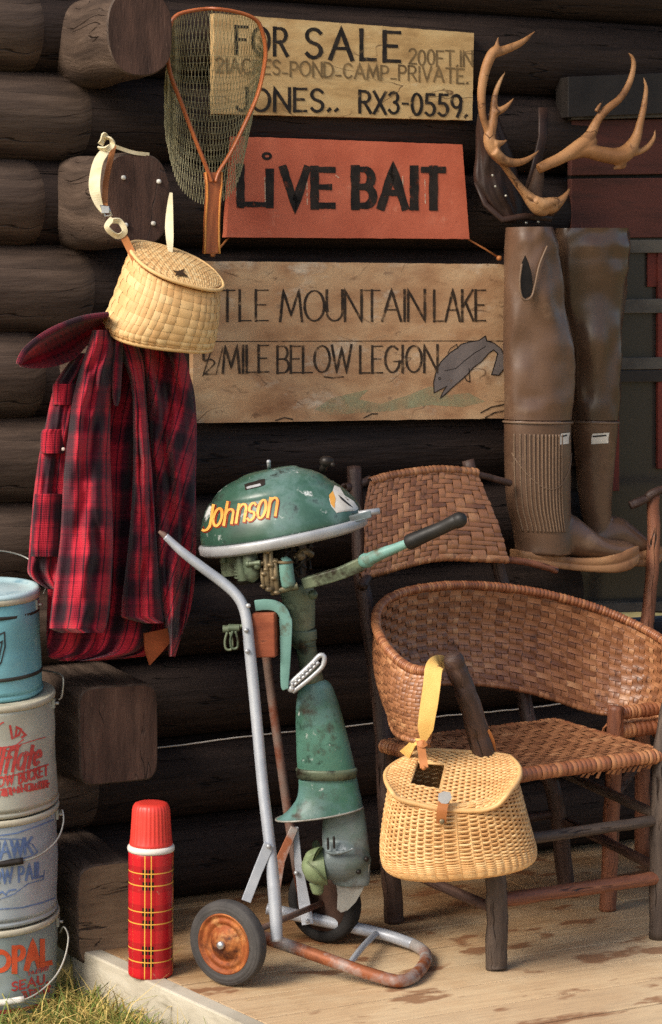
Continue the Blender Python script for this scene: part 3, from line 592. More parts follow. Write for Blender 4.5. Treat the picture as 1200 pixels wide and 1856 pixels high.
# ================================================================ LANDING NET
nr = W(385, 460, .16)
net = thing('landing_net', nr, 'wooden hoop landing net with tan cord mesh hanging over the sale board', 'net')
L_ = spl([(383, 330), (376, 308), (352, 248), (326, 180), (308, 130), (303, 80), (311, 37)], 30)
T_ = spl([(311, 37), (328, 24), (378, 16), (430, 22), (466, 38), (479, 70)], 24)
R_ = spl([(479, 70), (481, 105), (468, 168), (442, 228), (416, 280), (396, 312), (390, 330)], 30)
def hoopoff(x, y): return .20+.05*max(0, (220-y)/220)*(1 if x > 380 else .2)
hp = L_[:-1]+T_[:-1]+R_
m = MB(); m.tube([W(x, y, hoopoff(x, y)) for x, y in hp], [(.0042, .007)]*len(hp), 10, ref=N); obj('hoop', m, M['hoopwood'], net)
hl = [(352, 3), (372, 300, 7)]
m = MB(); rows = []
for y, a, b in ((292, 368, 376), (312, 373, 402), (335, 376, 402), (360, 376, 399), (400, 373, 397), (440, 372, 397), (460, 371, 398)):
    p, q = W(a, y, .2), W(b, y, .2); rows.append([p, q, q-N*.016, p-N*.016])
m.grid(rows[1:], closed=True, caps=True, smooth=False); obj('handle', m, M['hoopwood'], net, bevel=.003)
for dx in (0, 1):
    m = MB(); m.tube([W((373, 402)[dx] if y < 320 else ((376, 402), (376, 399), (373, 397), (372, 397), (371, 398))[i-1][dx], y, .2005) for i, y in enumerate((312, 335, 360, 400, 440, 460))], .0026, 6); obj('edge_strip', m, M['hoopedge'], net)
# bag
Hs = spl([(304, 120), (303, 80), (311, 37), (328, 24), (378, 16), (430, 22), (466, 38), (479, 70), (480, 110)], 61)
Bs = spl([(298, 150), (298, 200), (303, 262), (318, 325), (342, 358), (372, 371), (402, 366), (430, 335), (446, 270), (462, 190), (480, 112)], 61)
def bag(i, r):
    u = i/60; a = Hs[i]; b = Bs[i]; x = a[0]+(b[0]-a[0])*r; y = a[1]+(b[1]-a[1])*r
    o = hoopoff(a[0], a[1])*(1-r)+.13*r-.03*sin(pi*r)-.012*sin(u*55)*sin(pi*min(1, r*1.2)); return W(x+2*nz(u*9, r*4), y, o)
def frm(i, r):                              # the second layer of the bag, gathered in front
    u = i/60; a = L_[int(4+u*0)] if 0 else Bs[i]; k = r
    x = 388+(Bs[i][0]-388)*.93; y = 150+(Bs[i][1]-150)*1
    x0 = 388+(Bs[i][0]-388)*.8; y0 = 140+60*abs(u-.5)
    return W(x0+(x-x0)*k, y0+(y-y0)*k, .2+.02*sin(u*40)*sin(pi*k)-.05*k)
m = MB()
def bagp(f, u, r):
    u = min(max(u, 0), 60); i = int(min(u, 59)); return f(i, r).lerp(f(i+1, r), u-i)
NR = 34
for fam in (1, -1):
    for i in range(-8, 69, 1):
        pts = []
        for j in range(NR+1):
            uu = i+fam*j*.22
            if 0 <= uu <= 60: pts.append(bagp(bag, uu, j/NR))
        if len(pts) > 2: m.tube(pts, .00075, 3, caps=False)
for j in range(4, 30):
    r = (j/30)**.8; m.tube([bagp(bag, u*1.0, r)+N*.004*sin(u*2) for u in range(0, 61)], .0005, 3, caps=False)
obj('mesh_bag', m, M['netcord'], net)

# ================================================================ ANTLERS
ac = W(975, 360, .12)
ant = thing('caribou_antlers', ac, 'branching tan caribou antlers hung on the wall above the waders', 'antlers')
def branch(m, pts, off):                    # (x, y, r px[, extra offset])
    q = spl([(p[0], p[1], p[2], (p[3] if len(p) > 3 else 0)) for p in pts], len(pts)*6)
    pw = [W(p[0], p[1], off+p[3]) for p in q]; m.tube(pw, [max(.0012, p[2]*(pw[i]-CP).length/FP) for i, p in enumerate(q)], 12)
m = MB()
branch(m, [(991, 384, 8), (978, 379, 13), (966, 366, 13), (950, 348, 8.5), (932, 326, 6.5), (916, 304, 6), (906, 288, 8)], .14)
branch(m, [(978, 374, 13), (1000, 374, 13), (1018, 362, 7.5), (1028, 350, 4), (1035, 337, 1)], .14)
branch(m, [(968, 362, 9), (982, 370, 12), (1000, 366, 9), (1012, 362, 5)], .15)
branch(m, [(912, 294, 9), (894, 272, 12), (887, 250, 11), (893, 222, 9), (895, 200, 7.5), (897, 174, 5.5), (905, 150, 4), (916, 130, 1.2)], .16)
branch(m, [(896, 205, 7), (911, 198, 6), (921, 190, 4), (932, 177, 1.2)], .165)
branch(m, [(896, 274, 10), (914, 291, 9), (936, 295, 7.5), (958, 288, 5), (978, 272, 1.2)], .17)
branch(m, [(896, 262, 9), (912, 258, 4), (922, 252, 1)], .17)
branch(m, [(890, 250, 8), (880, 228, 6), (874, 202, 7), (873, 164, 8), (880, 126, 9), (892, 98, 9.5), (905, 88, 8)], .16)
branch(m, [(897, 96, 9), (916, 90, 8), (940, 80, 6.5), (956, 69, 4), (970, 56, 1.2)], .16)
branch(m, [(898, 92, 6), (901, 80, 4), (903, 66, 1)], .16)
branch(m, [(976, 306, 9), (994, 297, 10), (1018, 286, 11), (1046, 268, 13), (1068, 248, 11), (1082, 220, 8), (1100, 198, 7.5), (1124, 178, 6.5), (1140, 152, 6), (1148, 124, 5), (1147, 106, 4), (1139, 95, 1.2)], .15)
branch(m, [(1080, 202, 4), (1086, 192, 3), (1092, 184, 1)], .155)
branch(m, [(1030, 284, 8), (1060, 273, 13), (1088, 279, 14), (1116, 283, 15), (1136, 276, 15), (1152, 252, 10), (1160, 224, 7), (1168, 188, 5.5), (1171, 160, 4), (1166, 139, 1.2)], .15)
branch(m, [(1044, 268, 12), (1066, 262, 12), (1076, 250, 9)], .15); branch(m, [(1118, 290, 9), (1130, 300, 6), (1112, 305, 3)], .15)
branch(m, [(1136, 278, 9), (1160, 274, 6), (1176, 264, 5), (1186, 248, 3.5), (1187, 234, 1)], .15)
obj('antler', m, M['bone'], ant, remesh=.0032, smooth_it=2)
m = MB(); branch(m, [(978, 305, 9), (974, 330, 12), (970, 352, 14), (978, 372, 12), (1004, 384, 10)], .12); branch(m, [(1004, 384, 6), (1014, 372, 5), (1026, 352, 1.5)], .11); obj('skull_plate', m, M['antler_base'], ant, remesh=.004, smooth_it=2)

# dark leather pouch behind the antlers
pr = W(915, 400, .06)
po = thing('leather_pouch', pr, 'dark brown leather pouch with pale rivets hanging behind the left antler', 'pouch')
rows = spl([(206, 866, 902), (240, 862, 915), (280, 862, 930), (320, 858, 940), (350, 866, 946), (380, 888, 950), (404, 916, 946)], 26)
def drape(rows, off, bulge, fold=0, fx=6, fy=.01, seed=0, nseg=36, back=.012, prof=.55, skew=0, uo=0, vo=0, ro=0):
    m = MB(); g_ = []; uv = []; SC = 1/780
    for y, xl, xr, *rest in rows:
        ex = rest[0] if rest else 0; r_ = []; h = (xr-xl)
        for i in range(nseg+1):
            u = i/nseg; e = max(0, 1-(2*u-1)**2)**prof
            o = off+ex+bulge*e+fold*e*(nz(u*fx+nz(y*.013, seed)*.35, y*fy, seed)+.35*nz(u*fx*2.3, y*fy*2.5, seed+4)+.22*nz(u*fx*1.5, y*.035, seed+8))+skew*(u-.5)
            r_.append(W(xl+h*u, y, o)); uv.append((uo+(u-.5)*h*1.2*SC+ro*y*SC, vo+y*SC-ro*(u-.5)*h*SC))
        for i in range(1, nseg):
            u = 1-i/nseg; r_.append(W(xl+h*u, y, off+ex-back+skew*(u-.5))); uv.append((uo+(u-.5)*h*SC, vo+y*SC))
        g_.append(r_)
    m.grid(g_, closed=True, caps=True, uvs=uv); return m
obj('pouch_body', drape(rows, .05, .035, .015, 4, .012, 3, 24), M['darkleather'], po)
m = MB(); m.tube([W(985, 195, .06), W(984, 250, .06), (W(972, 300, .06)), W(958, 350, .07)], [(.014, .004)]*4, 8, ref=N); obj('strap', m, M['darkleather'], po)
m = MB(); m.tube([W(864, 330, .06), W(880, 370, .08), W(910, 398, .1), W(950, 392, .11), W(1000, 396, .1)], [(.008, .003)]*5, 8, ref=N); obj('strap', m, M['darkleather'], po)
for x, y in ((893, 318), (898, 338), (917, 355), (954, 404), (976, 402)): obj('rivet', MB().ball(W(x, y, .1), .0036, 6), M['wire'], po)

# ================================================================ WADERS
def wader(label, leg, foot, sole, off, d0, ribs, tagpx, mat, slit=None, name='wader_boot', seam=765):
    base = W(sole[0][0], 1030, off); t = thing(name, base, label, 'wader', 'hip waders hanging from the wall')
    m = MB(); rr = []
    for y, xl, xr in spl(leg, 50):
        a, b = W(xl, y, off), W(xr, y, off); h = (b-a).length/2; dp = min(h*1.0, .062)*(1+.0*y)
        k = 1
        ring = []
        for j in range(40):
            tt = 2*pi*j/40; wr = .011*nz(cos(tt)*1.3+d0, sin(tt)*1.3, y*.012)*(1 if y < seam-30 else .1)
            if y < seam-20: wr += .004*nz(cos(tt)*3+d0, sin(tt)*3+y*.03, y*.035)+.007*max(0, .35-abs(nz(cos(tt)*1.1+d0*2, sin(tt)*1.1+y*.012, y*.018)))*(1 if nz(y*.02, d0) > -.2 else .2)
            ring.append((a+b)/2+(b-a)/2*cos(tt)*(1+wr*5)+N*(sin(tt)*dp+wr*1.3))
        rr.append(ring)
    up = [r for r, q in zip(rr, spl(leg, 50)) if q[0] <= seam+4]; lo = [r for r, q in zip(rr, spl(leg, 50)) if q[0] >= seam-8]
    um = MB(); inn = [[p.lerp(sum(r, V((0, 0, 0)))/40, .06) for p in r] for r in up[::-1]]
    um.grid(up+[up[-1]][:0], closed=True); um.grid(inn, closed=True); um.grid([up[0], inn[-1]], closed=True)
    obj('thigh_leg', um, M['rubber_wader'] if mat else M['rubber_boot'], t)
    bm_ = MB(); bm_.grid(lo, closed=True, caps=True)
    q = spl(foot, 22); pts = [W(p[0], p[1], off) for p in q]; sc = (pts[0]-CP).length/FP
    bm_.tube(pts, [(p[2]*sc, p[3]) for p in q], 24, ref=N)
    obj('boot', bm_, M['rubber_boot'], t, remesh=.0045, smooth_it=6)
    s_ = spl(sole, 40); sm = MB(); rws_ = []
    for fr in (0, .12, .45, .5, .56, .9, 1.0):
        k = {0: .93, .12: 1.0, .45: 1.0, .5: .965, .56: 1.02, .9: 1.02, 1.0: .97}[fr]
        rws_.append([W(x, y0+(y1-y0)*fr, off)+N*hw*k for x, y0, y1, hw in s_]+[W(x, y0+(y1-y0)*fr, off)-N*hw*k for x, y0, y1, hw in s_[::-1]])
    sm.grid(rws_, closed=True, caps=True); obj('sole', sm, M['gum'], t)
    sb = MB()
    y = seam; ys = [q_ for q_ in spl(leg, 200) if abs(q_[0]-seam) < 3]
    a, b = W(ys[0][1], seam, off), W(ys[0][2], seam, off); h = (b-a).length/2; dp = min(h, .062)
    sb.tube([(a+b)/2+(b-a)/2*cos(2*pi*j/40)*1.02+N*(sin(2*pi*j/40)*dp*1.02) for j in range(40)], .0028, 6, closed=True); obj('seam_band', sb, M['rubber_rib'], t)
    if ribs:
        rb = MB()
        full = spl(leg, 200)
        for k in range(13):
            f = .04+k*.054; pts = []
            for y, xl, xr in full:
                if 784 < y < 962-2*k*0:
                    u = (xl+(xr-xl)*f); a, b = W(xl, y, off), W(xr, y, off); h = (b-a).length/2; dp = min(h, .062); cx = 2*f-1
                    pts.append((a+b)/2+(b-a)/2*cx*1.0+N*(sqrt(max(0, 1-cx*cx))*dp+.0005))
            rb.tube(pts, .0024, 6)
        a5 = []
        for k in range(20):
            f = .02+.94*k/19; y = 820+64*sin(pi*k/19)**.7; z_ = min(full, key=lambda q_: abs(q_[0]-y)); a, b = W(z_[1], y, off), W(z_[2], y, off); h = (b-a).length/2; dp = min(h, .062); cx = 2*f-1
            a5.append((a+b)/2+(b-a)/2*cx+N*(sqrt(max(0, 1-cx*cx))*dp+.0012))
        rb.tube(a5, .0016, 6); obj('shin_rib', rb, M['rubber_rib'], t)
    lm = MB(); x0, y0, x1, y1 = tagpx; f = onto(MB().grid(lo, closed=True).bvh(), .0016)
    lm.grid([[f(x0+(x1-x0)*i/6+(2 if y == y0 else 0), y+(-2*i/6)) for i in range(7)] for y in (y0, (y0+y1)/2, y1)]); obj('maker_label', lm, M['label'], t)
    lm = MB(); stroke(lm, [(x0+4, y0+5), (x1-5, y0+3)], onto(MB().grid(lo, closed=True).bvh(), .0022), 3, 3, 0); obj('label_print', lm, M['p_black'], t)
    return t
bl = wader('left wader of the pair, brown rubber with ribbed shin and a split top',
    [(412, 922, 996), (440, 921, 1000), (480, 919, 1004), (540, 918, 1014), (600, 918, 1026), (660, 917, 1033), (720, 918, 1034), (765, 918, 1031), (820, 918, 1030), (880, 920, 1029), (920, 924, 1029), (950, 932, 1030), (985, 938, 1034), (1004, 938, 1030)],
    [(946, 990, 12, .036), (962, 982, 26, .044), (988, 972, 40, .048), (1018, 968, 42, .048), (1046, 978, 33, .048), (1074, 990, 24, .050), (1104, 996, 19, .050), (1132, 996, 16, .042), (1150, 998, 7, .018)],
    [(933, 996, 1019, .012), (938, 997, 1021, .034), (965, 1000, 1024, .046), (1000, 1004, 1028, .046), (1035, 1009, 1032, .044), (1070, 1008, 1034, .050), (1100, 1000, 1034, .052), (1125, 990, 1028, .048), (1144, 987, 1016, .034), (1153, 992, 1008, .010)], .13, 1.3, True, (1014, 786, 1030, 806), False)
# split in the left top: a dark opening with a pale lip
m = MB(); sl_ = [(952, 462), (944, 480), (942, 510), (944, 534), (952, 542), (962, 536), (966, 520), (964, 496), (958, 476)]
m.add([W(x, y, .1975) for x, y in sl_], [tuple(range(9))]); obj('split_opening', m, M['enginedark'], bl)
m = MB(); m.tube([W(x, y, .199) for x, y in spl([(946, 478), (942, 510), (945, 536), (953, 544), (964, 537), (970, 516), (978, 480), (992, 446)], 30)], .0028, 6); obj('split_lip', m, M['rubber_rib'], bl)
wader('right wader of the pair, darker creased rubber with a wide open top',
    [(414, 1010, 1138), (440, 1010, 1137), (480, 1012, 1135), (540, 1018, 1130), (600, 1027, 1124), (660, 1036, 1120), (720, 1040, 1116), (765, 1042, 1114), (820, 1047, 1110), (880, 1052, 1106), (920, 1056, 1104), (950, 1062, 1105), (985, 1066, 1108), (1000, 1066, 1106)],
    [(1070, 986, 12, .034), (1088, 974, 28, .042), (1110, 966, 32, .044), (1134, 975, 26, .044), (1156, 986, 19, .046), (1176, 991, 15, .040), (1191, 994, 7, .018)],
    [(1059, 992, 1012, .012), (1064, 993, 1014, .030), (1090, 997, 1018, .042), (1120, 1000, 1022, .044), (1148, 998, 1024, .048), (1170, 990, 1022, .046), (1186, 988, 1014, .034), (1195, 992, 1006, .010)], .055, 7.7, False, (1072, 786, 1102, 805), True)

# ================================================================ JACKET on a log end
jr = W(210, 600, .3)
jk = thing('plaid_jacket', jr, 'red and black plaid wool jacket hung on a log end', 'jacket')
def rowsp(r, n): return spl(r, n)
obj('back_panel', drape(rowsp([(606, 208, 300, -.01), (640, 196, 326), (700, 150, 350), (780, 110, 357), (880, 96, 355), (980, 90, 356), (1080, 86, 350), (1150, 84, 330), (1180, 86, 300), (1192, 90, 240), (1198, 110, 170)], 60), .275, .03, .05, 7, .004, 2, uo=.03, vo=.03), M['plaid'], jk)
obj('front_panel', drape(rowsp([(612, 236, 318), (660, 252, 340), (740, 266, 352), (850, 274, 353), (950, 278, 352), (1050, 284, 346), (1130, 298, 334), (1190, 306, 318)], 60), .29, .05, .06, 3.4, .004, 9, uo=.062, vo=.02, ro=.42), M['plaid'], jk)
obj('sleeve', drape(rowsp([(598, 168, 210), (630, 158, 216), (680, 142, 207), (740, 128, 201), (820, 119, 200), (900, 113, 203), (980, 108, 205), (1060, 98, 202), (1110, 92, 198), (1134, 90, 193), (1140, 92, 190), (1147, 112, 187)], 90), .355, .07, .05, 2.6, .006, 4, prof=.5, uo=.008, vo=.055), M['plaid'], jk)
obj('sleeve', drape(rowsp([(606, 212, 236), (640, 218, 258), (700, 238, 264), (780, 241, 269), (860, 241, 276), (950, 236, 282), (1030, 228, 288), (1090, 221, 294), (1112, 220, 296), (1120, 224, 298), (1130, 262, 297)], 90), .325, .06, .045, 2.4, .006, 12, prof=.5, uo=-.012, vo=.0), M['plaid'], jk)
obj('collar_fold', drape(rowsp([(600, 210, 224), (640, 206, 223), (680, 203, 221), (720, 204, 218), (736, 208, 214)], 30), .38, .03, .0, 3, .006, 3, uo=.02), M['plaid'], jk)
obj('front_panel', drape(rowsp([(640, 138, 170), (680, 108, 160), (700, 98, 150), (760, 84, 140), (820, 72, 135), (880, 63, 130), (950, 56, 124), (1010, 52, 118), (1036, 50, 116), (1052, 62, 114), (1068, 86, 112)], 60), .305, .05, .05, 3, .006, 6, uo=.05, vo=.06), M['plaid'], jk)
for rws in ([(696, 96, 140), (704, 95, 140), (730, 96, 136), (734, 98, 134)], [(778, 78, 122), (786, 74, 120), (816, 73, 118), (822, 76, 116)], [(896, 64, 112), (906, 62, 112), (1000, 56, 108), (1006, 60, 106)]):
    obj('pocket_flap', drape(rowsp(rws, 14), .347, .024, .006, 3, .01, 8, uo=.0, vo=.07), M['plaid'], jk)
# collar: a curled flap seen from underneath with a bright turned edge
ce = spl([(34, 660), (44, 638), (70, 614), (104, 594), (150, 577), (196, 570)], 30); ci = spl([(36, 664), (60, 668), (100, 664), (136, 650), (160, 625), (200, 596)], 30)
co_ = spl([(.44,), (.37,), (.33,), (.31,), (.33,), (.36,)], 13)
m = MB(); m.grid([[W(a[0]+(b[0]-a[0])*r/12, a[1]+(b[1]-a[1])*r/12, co_[r][0]) for a, b in zip(ce, ci)] for r in range(13)], uvs=[(.06+.02*r/12, .1+.0035*q) for r in range(13) for q in range(30)])
m.tube([W(x, y, .44) for x, y in ce], .0065, 8); obj('collar', m, M['plaid'], jk)
lm = MB(); li = [(262, 1148), (290, 1142), (322, 1134), (312, 1160), (292, 1184), (272, 1206), (264, 1180)]
lm.prism([W(x, y, .34) for x, y in li], -N*.006); obj('lining_tail', lm, M['lining'], jk)
for x, y in ((115, 814), (107, 1062), (137, 1124)): obj('button', MB().ball(W(x, y, .43 if x > 110 and y > 1000 else .378), .004, 6, (1, .6, 1)), M['button'], jk)

# ================================================================ SMALL CREEL on the log end
def weave_basket(parent, rings_fn, nst, nrow, rad, mat, e_amp, flat=1.0, name='basket', n=None, inner=None, stk=.0):
    """rows of willow going in and out round nst stakes; rings_fn(v, theta) -> point and outward normal"""
    m = MB(); n = n or nst*4
    for k in range(nrow):
        v = (k+.5)/nrow; pts = []; dirs = []
        for j in range(n):
            th = 2*pi*j/n; p, nn = rings_fn(v, th); pts.append(p+nn*(e_amp*cos(nst*th/2+pi*k)))
        m.tube(pts, (rad*flat, rad), 6, closed=True, ref=UP) if False else m.tube(pts, rad*(1+.12*nz(k*3.1, nst)), 6, closed=True)
    for j in range(nst):
        th = 2*pi*(j+.5)/nst; m.tube([rings_fn(v/12, th)[0] for v in range(13)], stk or rad*.8, 6)
    o = obj(name, m, mat, parent)
    rw_ = [[rings_fn(v/8, 2*pi*j/64)[0]-rings_fn(v/8, 2*pi*j/64)[1]*(rad*1.1) for j in range(64)] for v in range(9)]; q = MB(); q.grid(rw_, closed=True); q.add(rw_[-1], [tuple(range(64))])
    obj('inner_wall', q, inner or M['wickerdark'], o)
    return o
def ringbasket(rows, off_fn):
    """rows: (xl,yl,xr,yr, depth half, tilt) from top to bottom"""
    n_ = 24; q = spl(rows, n_)
    R_ = []
    for xl, yl, xr, yr, hb, tl, off in q:
        a, b = W(xl, yl, off), W(xr, yr, off); A = (b-a)/2; bd = (N*cos(tl)-UP*sin(tl)); R_.append(((a+b)/2, A, bd*hb))
    def f(v, th):
        k = v*(n_-1); i = min(int(k), n_-2); t = k-i; C_ = R_[i][0].lerp(R_[i+1][0], t); A = R_[i][1].lerp(R_[i+1][1], t); B = R_[i][2].lerp(R_[i+1][2], t)
        e = .75; p = C_+A*spw(cos(th), e)+B*spw(sin(th), e); nn = (A.normalized()*cos(th)/A.length+B.normalized()*sin(th)/B.length).normalized(); return p, nn
    return f, R_
cr = W(290, 630, .4)
c1 = thing('fishing_creel', cr, 'small pale splint creel hanging by a strap from a log end above the jacket', 'basket')
f1, R1 = ringbasket([(243, 470, 389, 508, .082, .50, .40), (232, 502, 388, 540, .09, .42, .40), (214, 548, 385, 580, .088, .36, .40), (195, 590, 381, 614, .078, .3, .40), (203, 606, 377, 624, .07, .3, .40)], None)
# block weave: flat splints
def weave(S_, nu, nv, mat_w, amp, wu=.46, wv_=.46, pat=lambda i, j: (i+j) % 2 == 0, closed=False, mb=None, sub=2):
    m = mb or MB()
    def pt(u, v, h): p, nn = S_(u, v); return p+nn*h
    for j in range(nv):                     # along u
        rows = [[], [], []]
        for i in range(nu*sub+1):
            ii = min(int(i/sub), nu-1); a = 1 if pat(ii, j) else -1; b_ = (1 if pat((ii-1) % nu if closed else max(ii-1, 0), j) else -1)
            h = amp*(a if i % sub else (a+b_)/2); uu = i/(nu*sub); jj = .02*nz(uu*9, j*3.3)
            for r, dv, dh in ((0, -wv_, -.25*amp), (1, 0, .35*amp), (2, wv_, -.25*amp)): rows[r].append(pt(uu, (j+.5+dv+jj)/nv, h+dh))
        m.grid(rows)
    for i in range(nu):
        rows = [[], [], []]
        for j in range(nv*sub+1):
            jj = min(int(j/sub), nv-1); a = -1 if pat(i, jj) else 1; b_ = -1 if pat(i, max(jj-1, 0)) else 1
            h = amp*(a if j % sub else (a+b_)/2); vv = j/(nv*sub); q = .02*nz(vv*7, i*2.7)
            for r, du, dh in ((0, -wu, -.25*amp), (1, 0, .35*amp), (2, wu, -.25*amp)): rows[r].append(pt((i+.5+du+q)/nu, vv, h+dh))
        m.grid(rows)
    return m
m = weave(lambda u, v: f1(min(max(v, 0), .999), 2*pi*u), 42, 10, None, .0024, closed=True)
b1 = obj('basket', m, M['splint'], c1)
q = MB(); q.grid([[f1(v/8*.999, 2*pi*j/64)[0]-f1(v/8*.999, 2*pi*j/64)[1]*.005 for j in range(64)] for v in range(9)], closed=True, caps=True); obj('inner_wall', q, M['leather'], b1)
# bottom edge splints
m = MB(); m.tube([f1(.985, 2*pi*j/60)[0] for j in range(60)], .005, 8, closed=True); obj('base_rim', m, M['splint'], c1)
Ctop, Atop, Btop = R1[0]; ln = Atop.cross(Btop).normalized(); ln = ln if ln.z > 0 else -ln
def lid(u, v): return Ctop+ln*(.010+.012*(1-v*v))+Atop*1.06*v*spw(cos(2*pi*u), .8)+Btop*1.1*v*spw(sin(2*pi*u), .8), ln
def lidflat(u, v):
    a, b = 2*u-1, 2*v-1; k = 1/sqrt(max(1, a*a+b*b)) if 0 else 1
    x = a*sqrt(1-b*b/2); y = b*sqrt(1-a*a/2); return Ctop+ln*(.012+.012*(1-x*x-y*y))+Atop*1.06*x+Btop*1.1*y, ln
m = weave(lidflat, 26, 18, None, .0014); lo = obj('lid', m, M['splint'], c1)
q = MB(); q.add([Ctop+ln*.006+Atop*1.04*cos(2*pi*j/48)+Btop*1.08*sin(2*pi*j/48) for j in range(48)], [tuple(range(48))]); obj('lid_lining', q, M['splint'], lo)
m = MB(); m.tube([lid(j/60, 1)[0] for j in range(60)], .0042, 8, closed=True); obj('lid_rim', m, M['splint'], lo)
hole = [(310, 492), (320, 494), (334, 490), (331, 496), (340, 504), (328, 501), (316, 503), (318, 497)]
fb = onto(MB().grid([[lidflat(i/10, j/10)[0] for i in range(11)] for j in range(11)]).bvh(), .0042)
m = MB(); m.add([fb(x, y) for x, y in hole], [tuple(range(8))], smooth=False); obj('lid_hole', m, M['splint_hole'], lo)
def rib(mb, pts, hw, th=.0016, tw=0, off=None):   # flat strap: (x, y, off)
    q = spl(pts, max(12, len(pts)*6)); pw = [W(*p) for p in q]; L = len(pw); rows = []
    for i, p in enumerate(pw):
        t = (pw[min(i+1, L-1)]-pw[max(i-1, 0)]).normalized(); r = (p-CP).normalized(); a = tw*sin(i*pi/(L-1)*1.5); s_ = t.cross(r).normalized(); s_ = (Matrix.Rotation(a, 3, t) @ s_); nn = s_.cross(t)
        h = hw(i/(L-1)) if callable(hw) else hw
        rows.append([p-s_*h-nn*th, p+s_*h-nn*th, p+s_*h+nn*th, p-s_*h+nn*th])
    mb.grid(rows, closed=True, caps=True, smooth=False)
sp = MB(); rib(sp, [(196, 268, .30), (180, 290, .31), (173, 318, .33), (172, 345, .35), (180, 372, .36), (190, 384, .37)], lambda t: .007+.006*sin(pi*min(1, t*1.2)), tw=.5)
rib(sp, [(182, 262, .29), (190, 250, .30), (200, 252, .31), (204, 262, .31), (192, 270, .31), (178, 268, .30)], .006, tw=1.2)
rib(sp, [(184, 258, .3), (188, 244, .31), (196, 250, .3)], .005, tw=1)
obj('strap', sp, M['strap_pale'], c1); sp = MB()
rib(sp, [(204, 396, .38), (194, 412, .385), (212, 428, .385), (226, 420, .39), (218, 402, .385), (204, 400, .385)], .006, tw=.6)
obj('strap', sp, M['strap_pale'], c1); sp = MB()
rib(sp, [(310, 350, .28), (308, 380, .31), (307, 410, .34), (308, 440, .36), (309, 462, .38)], lambda t: .003+.006*sin(pi*t), tw=.3)
obj('strap', sp, M['strap_pale'], c1); sp = MB()
rib(sp, [(205, 264, .275), (240, 276, .275), (270, 280, .272)], .004)
obj('strap', sp, M['strap_pale'], c1)
sp = MB(); rib(sp, [(206, 264, .285), (198, 300, .3), (192, 330, .32), (190, 360, .34), (190, 372, .36)], .006, tw=.4); obj('leather_tab', sp, M['leather'], c1); sp = MB(); rib(sp, [(224, 428, .385), (234, 448, .39), (246, 472, .4)], .008)
obj('leather_tab', sp, M['leather'], c1)
sp = MB(); a, b = W(183, 372, .37), W(196, 388, .375); sp.tube([a, W(196, 376, .375), W(202, 390, .375), W(190, 392, .37)], .0035, 6, closed=True); sp.box(W(191, 380, .374), (.008, .004, .007)); obj('buckle', sp, M['steel'], c1)

# ================================================================ PAILS
BT = radians(4.2)
def pail(label, x0, zb, d, h, r0, r1, mat, rimmat, seed, lidded=False):
    M0 = Matrix.Translation(V((P(x0, 1600, d).x, d, zb))) @ Matrix.Rotation(BT, 4, 'X')
    t = thing('minnow_pail', M0 @ V((0, 0, 0)), label, 'pail', 'stacked minnow pails')
    def rr(z): return r0+(r1-r0)*z/h
    prof = [(r0-.004, 0), (r0, .003), (r0+.0018, .006), (r0+.0018, .010), (r0-.0004, .014)]
    for i in range(24):
        z = .014+(h-.026)*i/23; prof.append((rr(z)+.0009*nz(z*60, seed), z))
    m = MB(); m.lathe(prof, M0, 96)
    for i, p in enumerate(m.v):             # dents
        q = M0.inverted() @ p; rad = hypot(q.x, q.y)
        if rad > .01:
            dn = .0035*nz(q.x*14+seed, q.y*14, q.z*14); k = 1+dn/rad; m.v[i] = M0 @ V((q.x*k, q.y*k, q.z))
    body = obj('body', m, mat, t)
    rm = MB(); rm.lathe([(r1-.003, h-.015), (r1+.002, h-.014), (r1+.0045, h-.011), (r1+.0055, h-.006), (r1+.0045, h-.001), (r1+.002, h+.001), (r1-.002, h-.001)], M0, 96); obj('rim', rm, rimmat, t)
    return t, m, M0, h, r1
def decal(m): return onto(m.bvh(), .0009)
def loc_at(M0, a, r, z): return M0 @ V((r*cos(a), r*sin(a), z))
def ear(t, M0, a, r, z):
    m = MB(); p = loc_at(M0, a, r, z); o = (M0.to_3x3() @ V((cos(a), sin(a), 0))); m.box(p+o*.003, (.003, .008, .010), (o, V((-o.y, o.x, 0)).normalized(), UP)); m.tube([p+o*.004, p+o*.014], .0035, 8); obj('ear', m, M['wire'], t)
dB = 4.985
XC = -14
tB, mB_, MB0, hB, rB = pail('zinc grey bait pail with orange lettering, lowest of the stack in the grass', XC, -.135, dB, .240, .136, .1435, M['zinc_pail'], M['rim_pale'], 1)
t2, m2, M2, h2, r2 = pail('pale blue grey pail with blue lettering, second from the ground in the stack', XC, .108, dB-.018, .240, .141, .1445, M['grey_pail'], M['rim_pale'], 2)
t3, m3, M3, h3, r3 = pail('stained white pail with red lettering, below the turquoise pail', XC-2, .350, dB-.036, .245, .146, .141, M['white_pail'], M['rim_pale'], 3)
t4, m4, M4, h4, r4 = pail('turquoise lidded pail with dark bands on top of the stack', XC, .594, dB-.054, .222, .112, .108, M['blue_pail'], M['rim_pale'], 4)
m = MB(); m.lathe([(r4+.004, h4-.004), (r4+.006, h4+.003), (r4+.001, h4+.009), (r4-.006, h4+.0085), (r4-.012, h4+.003), (.07, h4+.004), (.035, h4+.009), (.012, h4+.010), (.001, h4+.010)], M4, 80); obj('lid', m, M['lid_pale'], t4)
m = MB(); m.lathe([(r4+.0005, h4-.044), (r4+.003, h4-.043), (r4+.003, h4-.037), (r4+.0005, h4-.036)], M4, 80); m.lathe([(.1115, .046), (.1145, .047), (.1145, .053), (.1115, .054)], M4, 80); obj('band', m, M['rim_dark'], t4)
f4 = decal(m4); m = MB()
